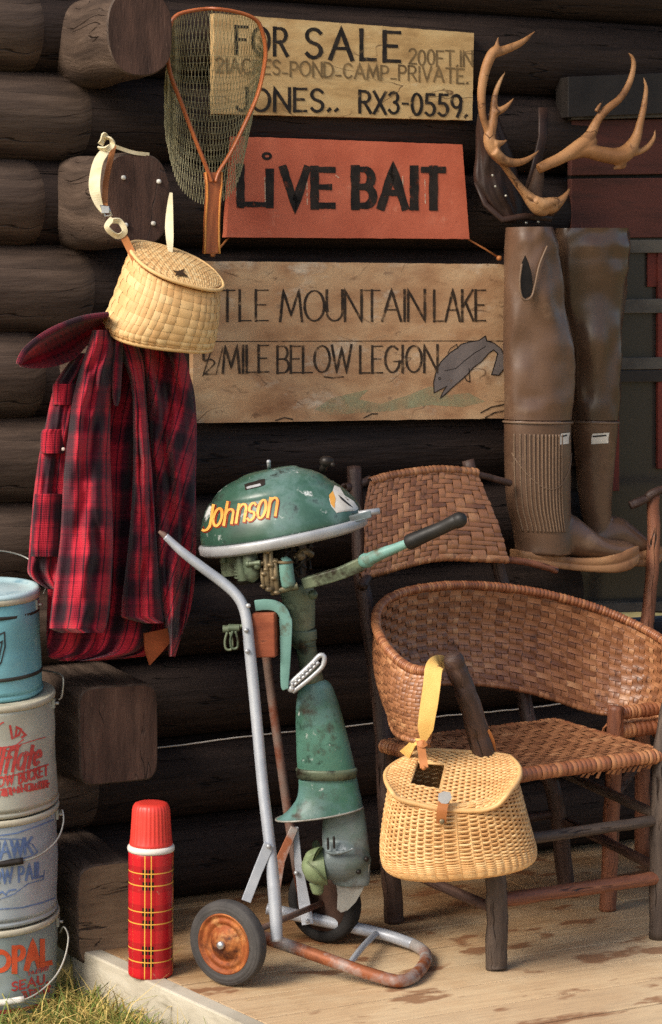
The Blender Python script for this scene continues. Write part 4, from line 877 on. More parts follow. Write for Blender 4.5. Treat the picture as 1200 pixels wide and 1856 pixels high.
for pts in ([(-6, 1152), (8, 1146), (9, 1172), (2, 1200), (-8, 1214)], [(-6, 1168), (4, 1162), (-2, 1192)]): stroke(m, pts, f4, 2.6, 2.6, 1e-4)
obj('emblem', m, M['p_black'], t4)
f3 = decal(m3); m = MB()
stroke(m, arc(16, 1334, 27, 27, 30, 250, 20), f3, 2.6, 2.6, 1e-4, cap=0); stroke(m, [(-10, 1352), (10, 1356), (30, 1350), (42, 1340)], f3, 2.2, 2.2, 1.3e-4); stroke(m, [(18, 1316), (22, 1338), (34, 1332), (38, 1322), (30, 1318), (28, 1334)], f3, 4, 4, 1.6e-4); stroke(m, [(40, 1326), (46, 1332), (40, 1336)], f3, 4, 4, 1.9e-4)
stroke(m, [(-8, 1356), (36, 1350), (60, 1342), (82, 1336)], f3, 1.5, 1.5, 2.2e-4)
text(m, 'llfla', -10, 1403, 42, 1393, 42, f3, 6.5, 4.5, gap=.2, slant=.2, step=4); text(m, 'te', 47, 1392, 70, 1384, 38, f3, 6.5, 4.5, gap=.16, slant=.2, step=4); stroke(m, [(-8, 1412), (40, 1402), (74, 1390)], f3, 2.6, 2.6, 2.5e-4)
text(m, 'OW', -4, 1426, 24, 1420, 17, f3, 3.6, 3, gap=.2, step=4); text(m, 'BUCKET', 34, 1420, 86, 1404, 18, f3, 3.6, 3, gap=.22, step=4); smudge(m, -8, 1446, 88, 1427, 14, f3, 3.6, 4.5)
obj('lettering', m, M['p_red'], t3)
f2 = decal(m2); m = MB()
stroke(m, [(-12, 1516), (30, 1510), (66, 1498), (96, 1486)], f2, 2.4, 2.4, 1e-4); stroke(m, [(-12, 1524), (0, 1520), (36, 1521), (58, 1530), (68, 1544), (60, 1550), (40, 1556)], f2, 2, 2, 1.4e-4)
text(m, 'HAWK', -16, 1558, 58, 1546, 28, f2, 5, 4, gap=.12, step=4); text(m, 'OW', -14, 1604, 22, 1598, 25, f2, 4, 3, gap=.18, step=4); text(m, 'PAIL', 34, 1598, 76, 1588, 26, f2, 4.4, 3.2, gap=.24, step=4)
stroke(m, [(-10, 1632), (10, 1626), (26, 1620), (50, 1602), (78, 1594), (80, 1578)], f2, 1.8, 1.8, 1.8e-4); stroke(m, [(-8, 1624), (4, 1616), (10, 1622), (16, 1614), (28, 1612)], f2, 3, 3, 2.2e-4); stroke(m, [(-10, 1648), (40, 1645), (76, 1636), (98, 1628)], f2, 2.4, 2.4, 2.6e-4)
obj('lettering', m, M['p_blue'], t2)
fB = decal(mB_); m = MB()
text(m, 'O', -16, 1760, 16, 1758, 34, fB, 9, 9, step=4); text(m, 'PAL', 26, 1760, 90, 1745, 42, fB, 10, 8, gap=.2, step=4)
obj('lettering', m, M['p_orange'], tB)
m = MB(); smudge(m, 50, 1769, 88, 1758, 7, fB, 2, 4); text(m, 'SEAU.', 22, 1796, 86, 1781, 15, fB, 3.6, 3, gap=.26, step=4); smudge(m, 40, 1812, 90, 1800, 15, fB, 3.4, 6); stroke(m, [(-10, 1836), (40, 1830), (80, 1820), (100, 1808)], fB, 7, 7, 1e-4, step=4)
obj('small_lettering', m, M['p_red'], tB)
def bail(t, pts, r=.0022, gp=None, gm=None):
    m = MB(); m.tube([P(x, y, d) for x, y, d in spl(pts, 40)], r, 8); o = obj('handle', m, M['wire'], t)
    if gp: g_ = MB(); g_.tube([P(*p) for p in spl(gp, 8)], .0075, 12); obj('grip', g_, gm, o)
ear(t4, M4, -.18, r4, h4-.026); bail(t4, [(79, 1076, 4.92), (84, 1058, 4.95), (72, 1030, 4.99), (46, 1010, 5.01), (14, 1000, 5.0), (-20, 998, 4.98), (-60, 1008, 4.95), (-96, 1036, 4.93), (-108, 1076, 4.93)], .0016)
for t_, M_, r_, h_ in ((t3, M3, r3, h3), (t2, M2, r2, h2), (tB, MB0, rB, hB)): ear(t_, M_, -.05, r_, h_-.024)
bail(t3, [(106, 1268, 4.95), (112, 1262, 4.95), (115, 1236, 4.95), (112, 1224, 4.96), (96, 1218, 5.0), (60, 1212, 5.06)], .002)
bail(t2, [(108, 1478, 4.95), (113, 1468, 4.93), (115, 1490, 4.92), (106, 1518, 4.90), (86, 1540, 4.87), (58, 1556, 4.84), (10, 1566, 4.82), (-40, 1560, 4.83)], .002, [(-30, 1565, 4.82), (0, 1566, 4.82), (42, 1560, 4.83)], M['enginedark'])
bail(tB, [(109, 1690, 4.96), (116, 1680, 4.93), (124, 1700, 4.92), (116, 1740, 4.89), (96, 1775, 4.86), (58, 1806, 4.83), (10, 1818, 4.82), (-40, 1812, 4.83)], .002, [(-30, 1817, 4.82), (0, 1818, 4.82), (44, 1811, 4.83)], M['label'])

# ================================================================ FLASK
fp = FL(273, 1766); fM = Matrix.Translation(fp) @ Matrix.Rotation(radians(.6), 4, 'Y'); SCF = fp.y/FP
fk = thing('vacuum_flask', fp, 'red tartan vacuum flask with a red ribbed cup on the porch edge', 'flask')
def zpx(y): return HC-(y-530)*SCF*1.004
Hc = zpx(1550)
m = MB(); pr_ = [(.044, 0), (.047, .002), (.0482, .006), (.0482, .012)]
for i in range(30):
    z = .016+(Hc-.020)*i/29; rr_ = .0482-.0008*(abs((z*12) % 1-.5) < .06); pr_.append((rr_, z))
pr_ += [(.047, Hc)]
m.lathe(pr_, fM @ Matrix.Rotation(radians(-90-46), 4, 'Z'), 96); obj('body', m, M['tartan'], fk)
m = MB(); m.lathe([(.046, Hc-.002), (.0495, Hc-.001), (.0505, Hc+.004), (.0495, Hc+.009), (.045, Hc+.012)], fM, 64); obj('collar', m, M['white_ring'], fk)
m = MB(); hc = zpx(1462)-Hc-.012; rows = []
for r, z in ((.0455, 0), (.0462, .003), (.0455, .006), (.0445, .012), (.043, .03), (.041, hc-.026), (.0402, hc-.014), (.0385, hc-.007), (.035, hc-.002), (.030, hc), (.02, hc), (.001, hc)):
    rw = []
    for j in range(180):
        a = 2*pi*j/180; k = r*(1-(.028*(.5+.5*cos(a*30))**.6 if .006 < z < hc-.004 else 0)); rw.append(fM @ V((k*cos(a), k*sin(a), Hc+.012+z)))
    rows.append(rw)
m.grid(rows, closed=True, caps=True); obj('cup', m, M['redplastic'], fk)

# ================================================================ HAND CART
c_n = FL(414, 1784); wc_r = .0905
wn = V((c_n.x, c_n.y, wc_r)); axd = V((.53, .848, 0)); axl = .38; wf = wn+axd*axl
ct = thing('hand_cart', V((c_n.x+.15, c_n.y+.15, 0)), 'silver painted two wheeled cart with rusty wheels holding the outboard motor', 'hand cart')
cx = V((axd.y, -axd.x, 0))
def wheel(c0, sgn):
    Mw = Matrix((( cx.x, 0, axd.x*sgn, c0.x), (cx.y, 0, axd.y*sgn, c0.y), (0, 1, 0, c0.z), (0, 0, 0, 1)))
    R0 = wc_r
    wt = MB(); wt.lathe([(R0-.027, -.016), (R0-.0225, -.0195), (R0-.0215, -.0185), (R0-.019, -.0205), (R0-.0125, -.0205), (R0-.0115, -.0192), (R0-.010, -.0198), (R0-.006, -.0175), (R0-.0045, -.0155), (R0-.0035, -.0158), (R0-.001, -.010), (R0, -.006), (R0, .006), (R0-.002, .013), (R0-.008, .019), (R0-.020, .020), (R0-.027, .016), (R0-.029, 0), (R0-.027, -.016)], Mw, 72, caps=False)
    rim = MB(); rim.lathe([(.001, -.024), (.014, -.024), (.022, -.021), (.034, -.014), (.038, -.010), (.041, -.0105), (.044, -.014), (.050, -.015), (.053, -.012), (.058, -.013), (.061, -.018), (.0645, -.0185), (.0655, -.015), (.0655, .016), (.05, .012), (.001, .012)], Mw, 72)
    o = obj('wheel', wt, M['tyre'] if sgn > 0 else M['tyre_shaded'], ct); obj('rim', rim, M['rustywheel'] if sgn > 0 else M['rust_shaded'], o); h = MB(); h.lathe([(.001, -.034), (.007, -.033), (.009, -.029), (.009, -.02)], Mw, 24); obj('hub', h, M['steel'], o)  # far wheel: its shadow is painted in with darker tyre and rim
wheel(wn, 1); wheel(wf, -1)
m = MB(); m.tube([wn, wf], .007, 10); obj('axle', m, M['browntube'], ct)
DN = wn.y+.06                               # near side of the frame
near = [(300, 972, 4.88, 6.5), (330, 1000, 4.88, 8.5), (366, 1028, 4.88, 9.5), (404, 1056, 4.88, 10), (428, 1078, 4.875, 10), (441, 1100, 4.87, 10), (448, 1130, 4.865, 10), (453, 1180, 4.86, 10.5), (462, 1270, 4.85, 10.5), (476, 1420, 4.82, 10.5), (490, 1540, 4.79, 11), (498, 1630, 4.77, 12), (502, 1706, 4.755, 11)]
def ptube(m, pts, n=10, sm=8, **k):
    q = spl(pts, len(pts)*sm); m.tube([P(x, y, d) for x, y, d, r in q], [r*d/FP for x, y, d, r in q], n, **k); return m
obj('upright', ptube(MB(), near), M['carttube'], ct)
obj('handle_end', ptube(MB(), [(288, 963, 4.88, 3), (300, 972, 4.88, 6), (326, 996, 4.88, 6.5)]), M['browntube'], ct)
far = [(482, 1180, 5.1, 8.5), (492, 1260, 5.1, 8.5), (510, 1390, 5.09, 8.5), (526, 1500, 5.09, 9), (542, 1590, 5.08, 10), (560, 1668, 5.07, 12)]
obj('upright', ptube(MB(), far), M['browntube'], ct)
def fz(x, y, z, r): return (x, y, FL(x, y, z).y, r)
rail_n = [fz(448, 1690, .088, 10), fz(490, 1703, .078, 12), fz(560, 1727, .058, 12), fz(640, 1755, .036, 12), fz(700, 1774, .020, 12), fz(726, 1778, .0155, 12), fz(748, 1771, .0145, 12), fz(764, 1755, .0145, 12), fz(772, 1738, .0145, 11.5), fz(768, 1724, .0155, 11), fz(750, 1712, .018, 11)]
obj('base_rail', ptube(MB(), rail_n), M['rusttube'], ct)
rail_f = [fz(750, 1712, .018, 11), fz(700, 1695, .026, 11), fz(640, 1681, .040, 11.5), fz(580, 1668, .054, 11.5), fz(520, 1655, .068, 11.5), fz(484, 1647, .076, 11)]
obj('base_rail', ptube(MB(), rail_f), M['carttube'], ct)
obj('cross_rod', ptube(MB(), [fz(632, 1750, .038, 6), fz(656, 1718, .034, 6), fz(684, 1690, .030, 6)]), M['carttube'], ct)
def flat(pts, mat, th=.004, name='brace'):
    m = MB(); q = [(P(x, y, d), r*d/FP) for x, y, d, r in pts]; L = len(q); rows = []
    for i, (p, h) in enumerate(q):
        t = (q[min(i+1, L-1)][0]-q[max(i-1, 0)][0]).normalized(); s_ = t.cross(V((0, 1, 0))).normalized(); rows.append([p-s_*h, p+s_*h, p+s_*h+V((0, th*2, 0)), p-s_*h+V((0, th*2, 0))])
    m.grid(rows, closed=True, caps=True, smooth=False); return obj(name, m, mat, ct, bevel=.0012)
flat([(488, 1530, 4.775, 10), (466, 1582, 4.77, 9), (446, 1634, 4.765, 9)], M['carttube'])
flat([(534, 1500, 5.05, 7), (508, 1560, 5.03, 9), (496, 1640, 5.02, 8)], M['rusttube'])
flat([(536, 1500, 5.06, 5), (540, 1560, 5.05, 7), (552, 1640, 5.04, 11), (558, 1676, 5.03, 11)], M['carttube'])
for x, y, d in ((487, 1534, 4.768), (558, 1670, 5.02), (537, 1582, 5.04), (450, 1098, 4.85), (446, 1142, 4.85), (448, 1180, 4.845)): obj('bolt', MB().ball(P(x, y, d), .0055, 6), M['alloy'], ct)
wb = MB(); pc = [P(456, 1112, 4.87), P(497, 1112, 4.87), P(499, 1192, 4.87), P(459, 1192, 4.87)]; wb.prism(pc, (.05, .22, 0)); obj('transom_block', wb, M['woodblock'], ct, bevel=.003)

# ================================================================ OUTBOARD MOTOR
DM = 4.985
mo = thing('outboard_motor', P(600, 1650, DM), 'vintage green outboard motor clamped to the silver cart', 'outboard motor')
k_ = DM/FP; tilt = radians(11.2); ex = V((cos(tilt), 0, sin(tilt))); ez = V((-sin(tilt), 0, cos(tilt))); ey = V((0, 1, 0)); yaw = radians(-14)
exy = (ex*cos(yaw)+ey*sin(yaw)).normalized(); eyy = (ey*cos(yaw)-ex*sin(yaw)).normalized()
BC = P(510, 957, DM)
def hood_ring(h, ax, by, sh, n=72, e=1.0):
    C_ = BC+ez*(h*k_)+ex*(sh*k_); rw = []
    for j in range(n):
        t_ = 2*pi*j/n; xx = cos(t_); rr_ = 1-.08*max(0, xx)*abs(sin(t_))  # tapers to the front
        rw.append(C_+exy*(ax*k_*spw(xx, e))+eyy*(by*k_*rr_*spw(sin(t_), e)))
    return rw
prof = [(-4, 151, 122, 0), (0, 152, 123, 0), (9.5, 151, 122, 0), (19.0, 149, 120, 0), (30.4, 144, 116, -1), (43.7, 136, 108, -3), (55.1, 128, 100, -5), (63.65, 120, 94, -6), (66.5, 118, 92, -6), (69.35, 112, 87, -6), (72.2, 110, 86, -6), (78.85, 104, 81, -6), (86.45, 95, 73, -6), (94.05, 82, 62, -6), (98.8, 69, 52, -5), (101.65, 60, 44, -3), (103.55, 56, 40, -2), (106.4, 50, 35, 0), (108.3, 40, 28, 0), (109.25, 20, 14, 0), (109.53, 2, 2, 0)]
hm = MB(); hm.grid([hood_ring(*p) for p in prof], closed=True, caps=True); hood = obj('hood', hm, M['cowl'], mo)
pl = MB(); pl.grid([hood_ring(-26, 146, 116, -2), hood_ring(-23, 154, 124, 0), hood_ring(-20, 158, 128, 0), hood_ring(-8, 158, 128, 0), hood_ring(-6, 157, 127, 0), hood_ring(-4, 151, 123, 0)], closed=True, caps=True); obj('hood_base', pl, M['alloy'], mo)
m = MB(); m.prism([P(560, 948, DM-.11), P(640, 934, DM-.09), P(672, 925, DM-.08), P(674, 938, DM-.08), P(640, 948, DM-.09), P(562, 964, DM-.11)], (0, .03, 0)); obj('front_bracket', m, M['bluegrey'], mo, bevel=.002)
hb = hm.bvh(); fh = onto(hb, .0008)
lt = MB(); a_ = (364, 962, 500, 938)
JO = [('J', 367, 964, 382, 961, 42), ('o', 387, 956, 402, 953, 46), ('h', 408, 952, 422, 949, 38), ('n', 430, 948, 444, 945, 46), ('s', 449, 946, 461, 943, 46), ('o', 466, 942, 480, 939, 48), ('n', 486, 938, 500, 935, 48)]
for ch, xa, ya, xb, yb, hh in JO: text(lt, ch, xa, ya, xb, yb, hh, onto(hb, .0005), 7.6, 5.5, slant=.16, step=3)
o_ = obj('lettering_edge', lt, M['redpaint'], mo)
lt = MB()
for ch, xa, ya, xb, yb, hh in JO: text(lt, ch, xa-.5, ya-.8, xb-.5, yb-.8, hh, onto(hb, .0022), 4.9, 3.2, slant=.16, step=3)
obj('lettering', lt, M['yellowpaint'], mo)
def patch(poly, f, off=0., n=14):          # a painted patch that follows a curved surface
    ys = [p[1] for p in poly]; y0, y1 = min(ys)+.3, max(ys)-.3; rows = []
    for i in range(n+1):
        y = y0+(y1-y0)*i/n; xs = []
        for (xa, ya), (xb, yb) in zip(poly, poly[1:]+poly[:1]):
            if (ya <= y) != (yb <= y): xs.append(xa+(xb-xa)*(y-ya)/(yb-ya))
        rows.append([f(min(xs)+(max(xs)-min(xs))*j/n, y, off) for j in range(n+1)])
    return MB().grid(rows)
em = [(606, 880), (616, 884), (624, 898), (640, 908), (650, 922), (640, 928), (622, 926), (610, 930), (600, 918), (596, 904), (602, 892)]
em_o = obj('emblem', patch(em, fh), M['emblemwhite'], mo)
obj('emblem_mark', patch([(612, 897), (617, 900), (634, 915), (640, 921), (632, 917), (618, 906)], fh, .0006, 6), M['p_black'], em_o)
obj('emblem_accent', patch([(596, 898), (603, 890), (608, 904), (606, 922), (599, 914)], fh, .0005, 8), M['yellowpaint'], em_o)
m = MB(); sl_ = [(443, 878), (480, 868), (481, 880), (445, 889)]; obj('hood_slot', patch(sl_, fh, .0003, 8), M['enginedark'], mo)
obj('slot_plate', patch([(447, 883), (472, 877), (474, 881), (448, 887)], fh, .0007, 6), M['alloy'], mo)
m = MB(); m.tube([fh(488, 850), P(487, 838, DM-.02)], .004, 8); m.ball(P(487, 837, DM-.02), .005, 6); obj('choke_lever', m, M['alloy'], mo)
m = MB(); m.ball(P(592, 836, DM-.02), .0145, 8, (1.1, 1, .85)); m.tube([P(592, 836, DM-.02), P(584, 852, DM-.01)], .008, 8); m.ball(P(603, 842, DM-.05), .005, 6); obj('fuel_cap', m, M['enginedark'], mo)
m = MB(); m.tube([P(650, 932, DM-.075), P(688, 926, DM-.07)], .0072, 10); obj('throttle_lever', m, M['alloy'], mo)
# powerhead
m = MB(); ptube(m, [(452, 985, DM-.09, 13), (454, 1015, DM-.1, 14), (457, 1040, DM-.1, 14), (458, 1050, DM-.1, 10), (459, 1055, DM-.1, 3)], 16); ptube(m, [(437, 985, DM-.06, 11), (438, 1020, DM-.07, 12), (442, 1052, DM-.07, 11)], 14)
for y in range(992, 1050, 6): ptube(m, [(440+(y-990)*.06, y, DM-.06, 19), (440+(y-990)*.06, y+1.6, DM-.06, 19)], 16, 2)
ptube(m, [(452, 1022, DM-.12, 5), (472, 1020, DM-.125, 5)], 8); m.ball(P(466, 1026, DM-.12), .008, 6); m.ball(P(450, 1022, DM-.115), .008, 6)
obj('cylinder_block', m, M['olive'], mo)
m = MB(); m.prism([P(398, 1006, DM-.02), P(428, 1002, DM-.05), P(430, 1044, DM-.05), P(402, 1046, DM-.02)], (0, .05, 0)); ptube(m, [(404, 1000, DM-.03, 7), (406, 1020, DM-.03, 7)], 10); obj('exhaust_cover', m, M['olive'], mo, bevel=.003)
m = MB()
for x, y0, y1, r in ((481, 996, 1070, 6), (490, 988, 1078, 5), (498, 1012, 1076, 5.5), (474, 1030, 1066, 4)): ptube(m, [(x, y0, DM-.11, r*.8), (x+2, (y0+y1)/2, DM-.115, r), (x+5, y1, DM-.11, r)], 10)
for x, y, r in ((484, 1000, .006), (490, 1024, .0065), (478, 1040, .006), (496, 1048, .0065), (488, 1068, .007), (502, 1074, .0065), (476, 1062, .005), (482, 1032, .005)): m.ball(P(x, y, DM-.12), r, 6, (1.2, 1, .8))
ptube(m, [(470, 1022, DM-.11, 4), (504, 1016, DM-.115, 4)], 8); ptube(m, [(506, 1070, DM-.11, 6), (540, 1062, DM-.11, 7)], 8); ptube(m, [(480, 970, DM-.1, 5), (482, 1000, DM-.11, 5)], 8); obj('carburettor', m, M['brass'], mo)
m = MB(); ptube(m, [(517, 1020, DM-.11, 11), (518, 1022, DM-.11, 13), (520, 1042, DM-.11, 13.5), (523, 1060, DM-.11, 13), (524, 1064, DM-.11, 9)], 16); obj('float_bowl', m, M['teal'], mo)
m = MB(); ptube(m, [(517, 1016, DM-.11, 15), (517, 1020, DM-.11, 15)], 16, 3); ptube(m, [(534, 1012, DM-.08, 6), (552, 1000, DM-.08, 7), (566, 1006, DM-.07, 6)], 8); m.ball(P(545, 1008, DM-.085), .011, 6); obj('bowl_clamp', m, M['brass'], mo)
m = MB()
for i in range(9):
    random.seed(40+i); pts = [(520+random.uniform(-20, 45), 975+random.uniform(0, 15), DM-.05+random.uniform(-.03, .03), 3.2)]
    for q_ in range(3): pts.append((538+random.uniform(-26, 32), 990+q_*24+random.uniform(-8, 8), DM-.06+random.uniform(-.03, .03), 3))
    ptube(m, pts, 6)
ptube(m, [(490, 968, DM+.02, 80), (494, 985, DM+.02, 74)], 24); ptube(m, [(520, 985, DM+.05, 36), (525, 1060, DM+.05, 30)], 16); ptube(m, [(440, 985, DM+.04, 30), (446, 1056, DM+.04, 28)], 16); obj('engine_fittings', m, M['enginedark'], mo)
random.seed(11)
m = MB(); ptube(m, [(520, 976, DM-.1, 5), (536, 986, DM-.1, 6)], 6); obj('fuel_line', m, M['alloy'], mo); m = MB(); ptube(m, [(460, 1004, DM-.09, 5), (466, 1028, DM-.09, 5)], 8); m.ball(P(468, 1022, DM-.1), .008, 6); obj('fuel_line', m, M['alloy'], mo)
# steering arm
def bar2(m, pts, hw, th):                  # square bar in the picture plane
    rows = []; q = [P(x, y, d) for x, y, d in pts]; L = len(q)
    for i, p in enumerate(q):
        t = (q[min(i+1, L-1)]-q[max(i-1, 0)]).normalized(); s_ = t.cross(V((0, 1, 0))).normalized(); h = (hw[i] if isinstance(hw, list) else hw)*k_; rows.append([p-s_*h-V((0, th, 0)), p+s_*h-V((0, th, 0)), p+s_*h+V((0, th, 0)), p-s_*h+V((0, th, 0))])
    m.grid(rows, closed=True, caps=True, smooth=False); return m
tl = obj('tiller_arm', bar2(MB(), [(548, 1058, DM-.08), (580, 1050, DM-.1), (620, 1038, DM-.12), (656, 1022, DM-.14)], [10, 11, 11, 12], .012), M['olive'], mo, bevel=.003)
m = MB(); m.ball(P(664, 1016, DM-.15), .018, 10, (1, .7, .9)); ptube(m, [(664, 1016, DM-.15, 12), (690, 1004, DM-.165, 11), (718, 993, DM-.18, 9), (744, 982, DM-.195, 8)], 14); obj('tiller_rod', m, M['teal'], tl)
m = MB(); gp = [(738, 984, DM-.19, 7), (741, 983, DM-.19, 14), (748, 980, DM-.195, 14.5), (770, 970, DM-.2, 13.5), (800, 957, DM-.21, 12.5), (822, 946, DM-.22, 13), (828, 944, DM-.22, 14.5), (836, 941, DM-.225, 14), (843, 938, DM-.225, 9), (846, 937, DM-.225, 2)]
ptube(m, gp, 16)
for i in range(5):
    f = i/5; 
obj('grip', m, M['grip'], tl)
# clamp bracket
br = spl([(462, 1098), (480, 1096), (498, 1098), (512, 1108), (518, 1128), (518, 1170), (517, 1210), (516, 1240), (518, 1250)], 30)
m = MB(); rows = []
for i, (x, y) in enumerate(br):
    a = br[min(i+1, 29)]; b = br[max(i-1, 0)]; t2_ = V((a[0]-b[0], a[1]-b[1])).normalized(); n2 = V((-t2_.y, t2_.x)); h = 10 if i < 14 else 12-6*(i-14)/15
    rows.append([P(x-n2.x*h, y-n2.y*h, DM-.1), P(x+n2.x*h, y+n2.y*h, DM-.1), P(x+n2.x*h, y+n2.y*h, DM+.06), P(x-n2.x*h, y-n2.y*h, DM+.06)])
m.grid(rows, closed=True, caps=True, smooth=True); obj('clamp_bracket', m, M['teal'], mo, bevel=.004)
for (x, y, dd) in ((424, 1138, -.06), (414, 1140, -.02)):
    m = MB(); ptube(m, [(x-10, y, DM+dd, 7), (x+10, y, DM+dd, 7)], 10); ptube(m, [(x+8, y-2, DM+dd, 4), (452, y-6, DM+dd, 4)], 8)
    lp = [(x-2, y+6), (x-6, y+20), (x-5, y+34), (x+1, y+38), (x+7, y+34), (x+7, y+20), (x+3, y+6)]; m.tube([P(px_, py_, DM+dd-.01) for px_, py_ in spl(lp, 30)], .0028, 8); obj('clamp_screw', m, M['olive'], mo)
m = MB(); qd = spl([(524, 1240), (545, 1222), (566, 1202), (580, 1188), (588, 1192), (584, 1208), (566, 1226), (546, 1242), (530, 1254)], 50)
m.tube([P(x, y, DM-.09) for x, y in qd], .0055, 8, closed=False); m.tube([P(x, y, DM-.095) for x, y in spl([(528, 1246), (556, 1222), (578, 1200)], 12)], .0035, 6)
for f in range(7): m.ball(P(530+f*6.5, 1240-f*6.3, DM-.1), .0032, 6)
m.ball(P(528, 1248, DM-.09), .009, 8); obj('tilt_quadrant', m, M['alloy'], mo)
# pivot tube and exhaust leg
m = MB(); ptube(m, [(536, 1062, DM, 30), (540, 1078, DM, 31), (544, 1110, DM, 28), (550, 1140, DM, 22), (552, 1144, DM, 22)], 24); ptube(m, [(550, 1142, DM, 24), (551, 1160, DM, 24), (552, 1162, DM, 21), (553, 1168, DM, 21), (554, 1170, DM, 19), (560, 1200, DM, 19), (566, 1236, DM, 22)], 24, 6); m.ball(P(567, 1078, DM-.05), .011, 8); obj('pivot_tube', m, M['olive'], mo)
m = MB(); ellipse_tube(m, spl([(1232, 552, 590), (1240, 546, 600), (1252, 541, 606), (1275, 537, 614), (1310, 536, 624), (1345, 537, 633), (1378, 538, 641), (1388, 539, 643), (1392, 539, 644)], 40), DM, lambda y: .95-.35*(y-1232)/160, 40); obj('leg', m, M['green'], mo)
m = MB(); ring = []
for f, y, g_ in ((0, 1391, 0), (1, 1392, 2), (2, 1396, 3.5), (3, 1399, 2), (4, 1409, 1)): ring.append((y, 539-g_, 645+g_, -.002))
ellipse_tube(m, ring, DM, .6, 40)
# slope the joint a little like the hood
obj('joint_ring', m, M['olive'], mo)
m = MB(); ellipse_tube(m, spl([(1408, 541, 644), (1425, 541, 648), (1440, 538, 651), (1452, 530, 654), (1462, 520, 656), (1470, 508, 657), (1474, 500, 658)], 30), DM, .55, 40)
for i, p in enumerate(m.v):                # the plate slopes up towards the skeg side
    f = max(0, min(1, (HC-p.z-.9)/.2)); m.v[i] = p+UP*((p.x-P(580, 1470, DM).x)*.15)
obj('cavitation_plate', m, M['green'], mo); le_ = m.v[-40:]
m = MB(); m.tube(le_, .0022, 6, closed=True); obj('plate_edge', m, M['skeg'], mo)
m = MB(); ellipse_tube(m, spl([(1462, 588, 660), (1500, 584, 665), (1530, 584, 669), (1560, 590, 671), (1590, 598, 671), (1604, 606, 669)], 24), DM, .5, 32)
ptube(m, [(584, 1556, DM, 24), (590, 1556, DM, 36), (606, 1556, DM, 41), (626, 1556, DM, 41), (648, 1557, DM, 32), (664, 1560, DM, 18), (672, 1562, DM, 4)], 24)
sk_ = spl([(604, 1590), (611, 1610), (611, 1632), (610, 1648), (620, 1652), (636, 1644), (650, 1628), (662, 1606), (670, 1575), (640, 1580)], 30)
obj('gearcase', m, M['bluegrey'], mo, remesh=.003, smooth_it=2)
sk_ = [(604, 1584), (609, 1600), (612, 1622), (611, 1648), (618, 1654), (630, 1650), (644, 1636), (656, 1616), (666, 1592), (671, 1566), (640, 1572)]
m = MB(); m.prism([P(x, y, DM-.010) for x, y in sk_], (0, .018, 0)); obj('skeg', m, M['skeg'], mo)
m = MB(); ptube(m, [(590, 1544, DM-.052, 2), (606, 1547, DM-.054, 4), (628, 1543, DM-.053, 3), (640, 1538, DM-.05, 1.5)], 8); obj('casting_rib', m, M['bluegrey'], mo)
for x, y0, y1 in ((594, 1518, 1540), (605, 1516, 1538)):
    m = MB(); ptube(m, [(x, y0, DM-.043, 2.2), (x+1, y1, DM-.048, 2.2)], 8); obj('intake_slot', m, M['enginedark'], mo)
for x, y in ((664, 1557), (650, 1580)): obj('drain_screw', MB().ball(P(x, y, DM-.03), .006, 6), M['enginedark'], mo)
m = MB(); ptube(m, [(590, 1556, DM, 22), (576, 1556, DM, 21), (562, 1557, DM, 16), (554, 1558, DM, 9), (550, 1558, DM, 2)], 20)
pc_ = P(578, 1557, DM)
for a0_ in (pi*.15, pi*.82, pi*1.5):
    rows = []
    for i in range(9):
        r = .012+.047*i/8; wdt_ = .030*sin(pi*(.18+.78*i/8))**.8; rw = []
        for j in range(7):
            s_ = (j/6-.5)*2*wdt_; ang = a0_+s_/r*.55; rw.append(pc_+V((-.35*s_-.004, 0, 0))+V((0, cos(ang)*r, sin(ang)*r)))
        rows.append(rw)
    m.grid(rows); m.grid([[p+V((.003, 0, 0)) for p in rw] for rw in rows])
ptube(m, [(590, 1572, DM-.01, 33), (576, 1574, DM-.01, 31), (560, 1577, DM-.01, 24), (552, 1579, DM-.01, 17), (549, 1580, DM-.01, 5)], 28); m.tube([P(556, 1562, DM-.055), P(574, 1578, DM-.062), P(590, 1596, DM-.05)], .0022, 6); ptube(m, [(574, 1600, DM, 14), (576, 1618, DM, 10), (576, 1622, DM, 3)], 12); obj('propeller', m, M['prop'], mo)

# ================================================================ ARMCHAIR
CF = FL(900, 1757); CT = V((.845, .535, 0)).normalized(); CNB = V((-.535, .845, 0)).normalized()    # across, and towards its back
ch = thing('woven_armchair', CF+CT*.226+CNB*.2, 'rustic pole armchair with woven bark hoop arms and headrest', 'armchair')
def C3(x, y, z): return CF+CT*x+CNB*y+UP*z
def CPl(px_, py_, y):                      # pixel on the plane y metres behind the front legs
    r = ray(px_, py_); return CP+r*((CF+CNB*y-CP).dot(CNB)/r.dot(CNB))
def pole(pts, r, mat, name='leg', par=None, n=14, knob=False, lump=.08):
    L = len(pts)*8; q = spl([tuple(p) for p in pts], L); m = MB(); sd_ = random.uniform(0, 90)
    rs = [(r if not isinstance(r, (list, tuple)) else r[0]+(r[1]-r[0])*i/(L-1))*(1+lump*nz(i*.35, sd_)) for i in range(L)]
    qq = [V(p)+V((.003*nz(i*.3, sd_+3), .003*nz(i*.3, sd_+7), 0)) for i, p in enumerate(q)]
    if knob:
        t = (qq[-1]-qq[-2]).normalized(); e = qq[-1]; R_ = rs[-1]
        for f, g in ((.4, .95), (.75, .75), (.95, .4), (1.0, .08)): qq.append(e+t*R_*f*.8); rs.append(R_*g)
    m.tube(qq, rs, n); return obj(name, m, mat, par or ch)
WC, DC = .4526, .425
